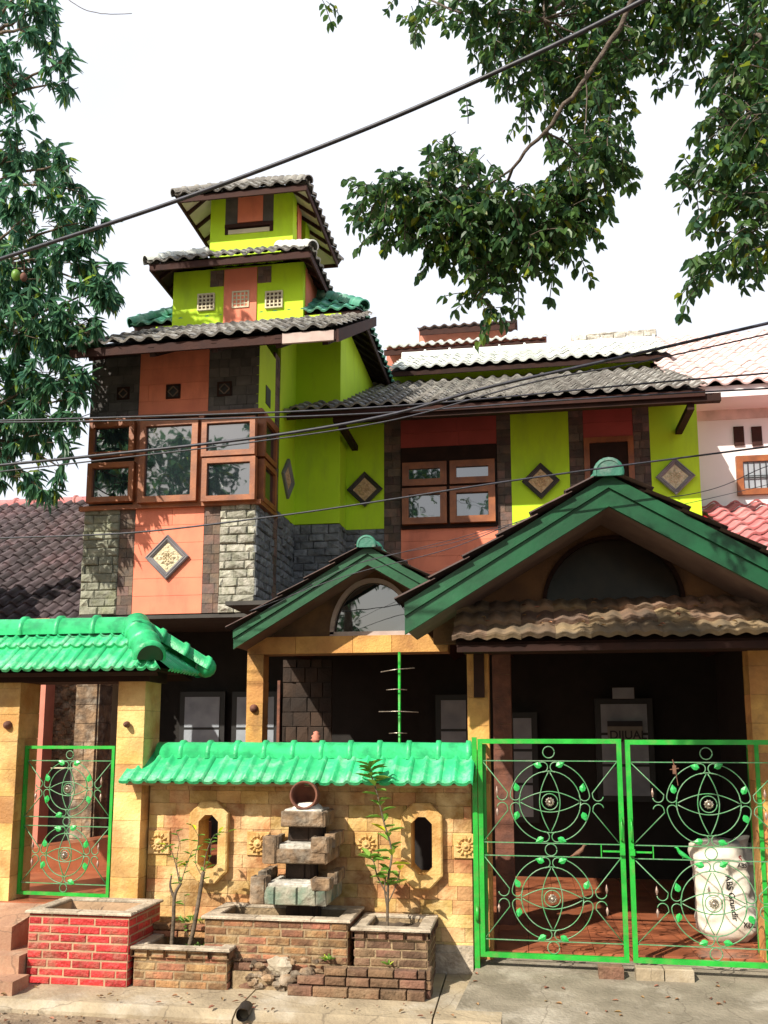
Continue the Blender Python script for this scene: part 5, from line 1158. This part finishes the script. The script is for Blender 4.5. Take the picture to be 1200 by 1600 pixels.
limb(bm,[T+Vector((0,0,-.3)),T+Vector((.05,0,1.3)),c0],.24,.2)
l1_=at(-60,560,Y=9);l2_=at(-40,300,Y=9);l3_=at(-20,60,Y=8.9)
limb(bm,[c0,Vector((-7,9,4)),l1_,l2_,l3_],.15,.03)
sk_=[l1_,l2_,l3_,at(-50,430,Y=9),at(-30,180,Y=9),at(-60,680,Y=9)]
limb(bm,[c0,at(-60,680,Y=9),l1_],.1,.05)
for c,r in hubs:
    m=min(sk_,key=lambda q:(q-c).length);limb(bm,[m,(m+c)/2+Vector((0,0,.1)),c],.025,.006)
bm.build('trunk','bark',mt);lm.build('crown','leaf_mango',mt)
for p,r in(((25,430),.055),((37,433),.042)):
    b=MB();c=at(*p,Y=8.0);sphere(b,c,r,12,.85,.85,1.15);b.tube([c+Vector((0,0,r)),c+Vector((0,0,r+.12))],.003,4);b.build('mango_fruit','leaf_young' if r>.05 else 'clay',mt)
# trees on the opposite side of the street, seen mirrored in the windows
def far_tree(x,y,h,r,seed,label):
    random.seed(seed);t=thing('roadside_tree',label,'tree',(x,y,-.07),group='trees across the street')
    lm=MB();bm=MB();T=Vector((x,y,-.2));top=Vector((x+random.uniform(-.4,.4),y,h*.55))
    limb(bm,[T,(T+top)/2+Vector((.15,0,0)),top],.22,.13)
    for i in range(30):
        a=random.uniform(0,6.28);rr_=r*random.uniform(.35,1);c=Vector((x+rr_*math.cos(a),y+rr_*math.sin(a)*.8,h*random.uniform(.38,1)));limb(bm,[top,(top+c)/2+Vector((0,0,.2)),c],.05,.012)
        for k in range(55):
            p=c+Vector(rball())*.95
            for _ in range(5):leaf(lm,p+rv(.12),rv(1)+Vector((0,0,-.5)),Vector((0,0,1))+rv(.4),.26,.13)
    bm.build('trunk','bark',t);lm.build('crown','leaf_mango',t)
far_tree(-11.8,-7.5,11.0,3.4,11,'leafy roadside tree across the street mirrored in the tower bay panes')
far_tree(-5.4,-9.5,12.8,3.2,12,'tall roadside tree across the street mirrored in the wing window panes')
far_tree(1.5,-8,10.5,3.0,13,'smaller roadside tree across the street mirrored in the gable fanlights')
random.seed(21)
# potted / planter plants
def shrub(label,stems,leaves,name='young_shrub',lf=.075,cat='plant',group=None):
    o=thing(name,label,cat,tuple(stems[0][0][0]),group);bm=MB();lm=MB()
    for pts,r0,r1,n,start in stems:
        P_=smoothpath(pts,6);bm.tube(P_,[r0+(r1-r0)*i/(len(P_)-1) for i in range(len(P_))],7)
        k=len(P_)
        for i in range(n):
            t=start+(1-start)*i/max(1,n-1);q=P_[min(k-1,int(t*(k-1)))]
            a=i*2.4+random.uniform(-.4,.4);dd=Vector((math.cos(a),math.sin(a)*.8,random.uniform(.1,.7)))
            leaf(lm,q,dd,Vector((0,0,1)),lf*random.uniform(.7,1.15),lf*.45,.2,.15)
    bm.build('stem','bark' if name!='old_stump_shrub' else 'bark_pale',o);lm.build('foliage','leaf_young',o);return o
YP=6.42
A_=lambda px,py,Y=YP:at(px,py,Y=Y)
zbse=.37
shrub('tall young citrus sapling with glossy leaves in the right brick planter',[
 ([A_(605,1450),A_(606,1400),A_(607,1370),A_(612,1330),A_(600,1285),A_(588,1235),A_(578,1205)],.011,.004,34,.25),
 ([A_(606,1400),A_(590,1370),A_(583,1345),A_(572,1340)],.006,.003,9,.4),([A_(607,1410),A_(618,1385),A_(625,1360)],.005,.003,3,.6),
 ([A_(605,1420),A_(601,1390),A_(603,1370)],.006,.004,3,.7),([A_(582,1220),A_(580,1205),A_(579,1196)],.004,.002,14,.2)],None,lf=.125)
YQ=6.36
shrub('slim forked shrub with bare grey stem in the low brick planter, farther left',[
 ([A_(268,1480,YQ),A_(271,1440,YQ),A_(273,1400,YQ),A_(283,1380,YQ)],.016,.010,2,.6),
 ([A_(273,1405,YQ),A_(266,1385,YQ),A_(268,1368,YQ)],.011,.006,2,.6),([A_(280,1380,YQ),A_(273,1345,YQ),A_(262,1320,YQ),A_(252,1335,YQ)],.004,.002,7,.3),
 ([A_(283,1378,YQ),A_(292,1350,YQ),A_(300,1330,YQ)],.004,.002,6,.3),([A_(283,1378,YQ),A_(276,1350,YQ),A_(280,1315,YQ),A_(275,1300,YQ)],.003,.002,6,.3)],None,lf=.075,group='shrubs in the low planter')
shrub('leaning shrub with thick cut stem and thin leafy shoots in the low brick planter',[
 ([A_(296,1478,YQ-.03),A_(303,1450,YQ-.03),A_(310,1410,YQ-.03),A_(318,1362,YQ-.03)],.017,.014,2,.9),
 ([A_(318,1365,YQ-.03),A_(322,1335,YQ-.03),A_(335,1305,YQ-.03),A_(356,1300,YQ-.03)],.004,.002,9,.2),([A_(316,1370,YQ-.03),A_(305,1345,YQ-.03),A_(310,1310,YQ-.03),A_(300,1290,YQ-.03)],.003,.0015,8,.2),([A_(318,1363,YQ-.03),A_(328,1340,YQ-.03),A_(330,1310,YQ-.03)],.003,.0015,6,.2),
 ([A_(298,1470,YQ-.03),A_(290,1450,YQ-.03),A_(288,1400,YQ-.03)],.002,.001,6,.3)],None,lf=.07,group='shrubs in the low planter')
def tuft(label,px,py,Y,n,r,lf,name='weed'):
    c=at(px,py,Y=Y);b=MB()
    for i in range(n):
        a=random.uniform(0,6.28);leaf(b,c+Vector((math.cos(a)*r*random.random(),math.sin(a)*r*.5*random.random(),0)),Vector((math.cos(a),math.sin(a),random.uniform(.3,1.6))),Vector((0,0,1)),lf*random.uniform(.6,1.2),lf*.3,.2,.3)
    tag(b.build(name,'leaf_young'),label,'weed','small weeds')
tuft('broad leaved weed at the foot of the shrubs in the low planter',315,1485,6.35,26,.06,.075)
tuft('leafy weed behind the shrubs against the yellow wall base',300,1440,6.6,30,.14,.06)
tuft('grassy weed rooted in the basin front brickwork',512,1500,6.17,22,.02,.05)
tuft('small weed growing on top of the broken edging under the right planter',607,1508,6.16,14,.015,.045)
b=MB();c=at(152,1410,Y=6.3);c.z=.37
for i in range(7):
    a=random.uniform(0,6.28);P_=[c,c+Vector((math.cos(a)*.02,math.sin(a)*.02,.06)),c+Vector((math.cos(a)*.05,math.sin(a)*.05,.07+random.random()*.05))];b.tube(P_,.002,4)
tag(b.build('dry_sprig','bark_pale'),'tiny dry sprig in the soil of the red planter','plant')
# plastic pot of the sapling
# ground litter
lt=MB()
for i in range(420):
    x=random.uniform(-4.2,2.6);y=random.uniform(4.6,5.66)
    if random.random()<.25:y=random.uniform(5.7,6.05)
    z=-.058 if y<5.66 else .012
    if x>-.5 and y<6.6:
        y=random.uniform(5.5,6.6);z=zz(y)+.006
        if random.random()<.75:continue
    a=random.uniform(0,6.28);leaf(lt,Vector((x,y,z)),Vector((math.cos(a),math.sin(a),.12)),Vector((0,0,1)),random.uniform(.02,.055),random.uniform(.012,.028),.3,.2)
o=lt.build('leaf_litter','dead_leaf');o['kind']='stuff';o['label']='dry fallen leaves scattered along the kerb'
pb_=MB()
for i in range(700):
    x=random.uniform(-4.4,3);y=random.uniform(4.5,5.64) if x<-.6 else random.uniform(4.5,5.42)
    rock(pb_,(x,y,-.062),random.uniform(.004,.014),1,1,.6,6,.25)
o=pb_.build('pebbles','pebble');o['kind']='stuff';o['label']='small pebbles and crumbs on the dirt road edge'
lt=MB()
for i in range(34):
    x=random.uniform(-.4,1.8);t=random.uniform(.02,.6);leaf(lt,Vector((x,6.38+t*.86,ze+.055+t*.5)),Vector((random.uniform(-1,1),random.uniform(-1,0),.1)),Vector((0,-.4,1)),.045,.022,.3,.2)
o=lt.build('roof_litter','dead_leaf');o['kind']='stuff';o['label']='fallen leaves lying on the brown pent roof'
print('faces',sum(len(o.data.polygons) for o in bpy.data.objects if o.type=='MESH'))
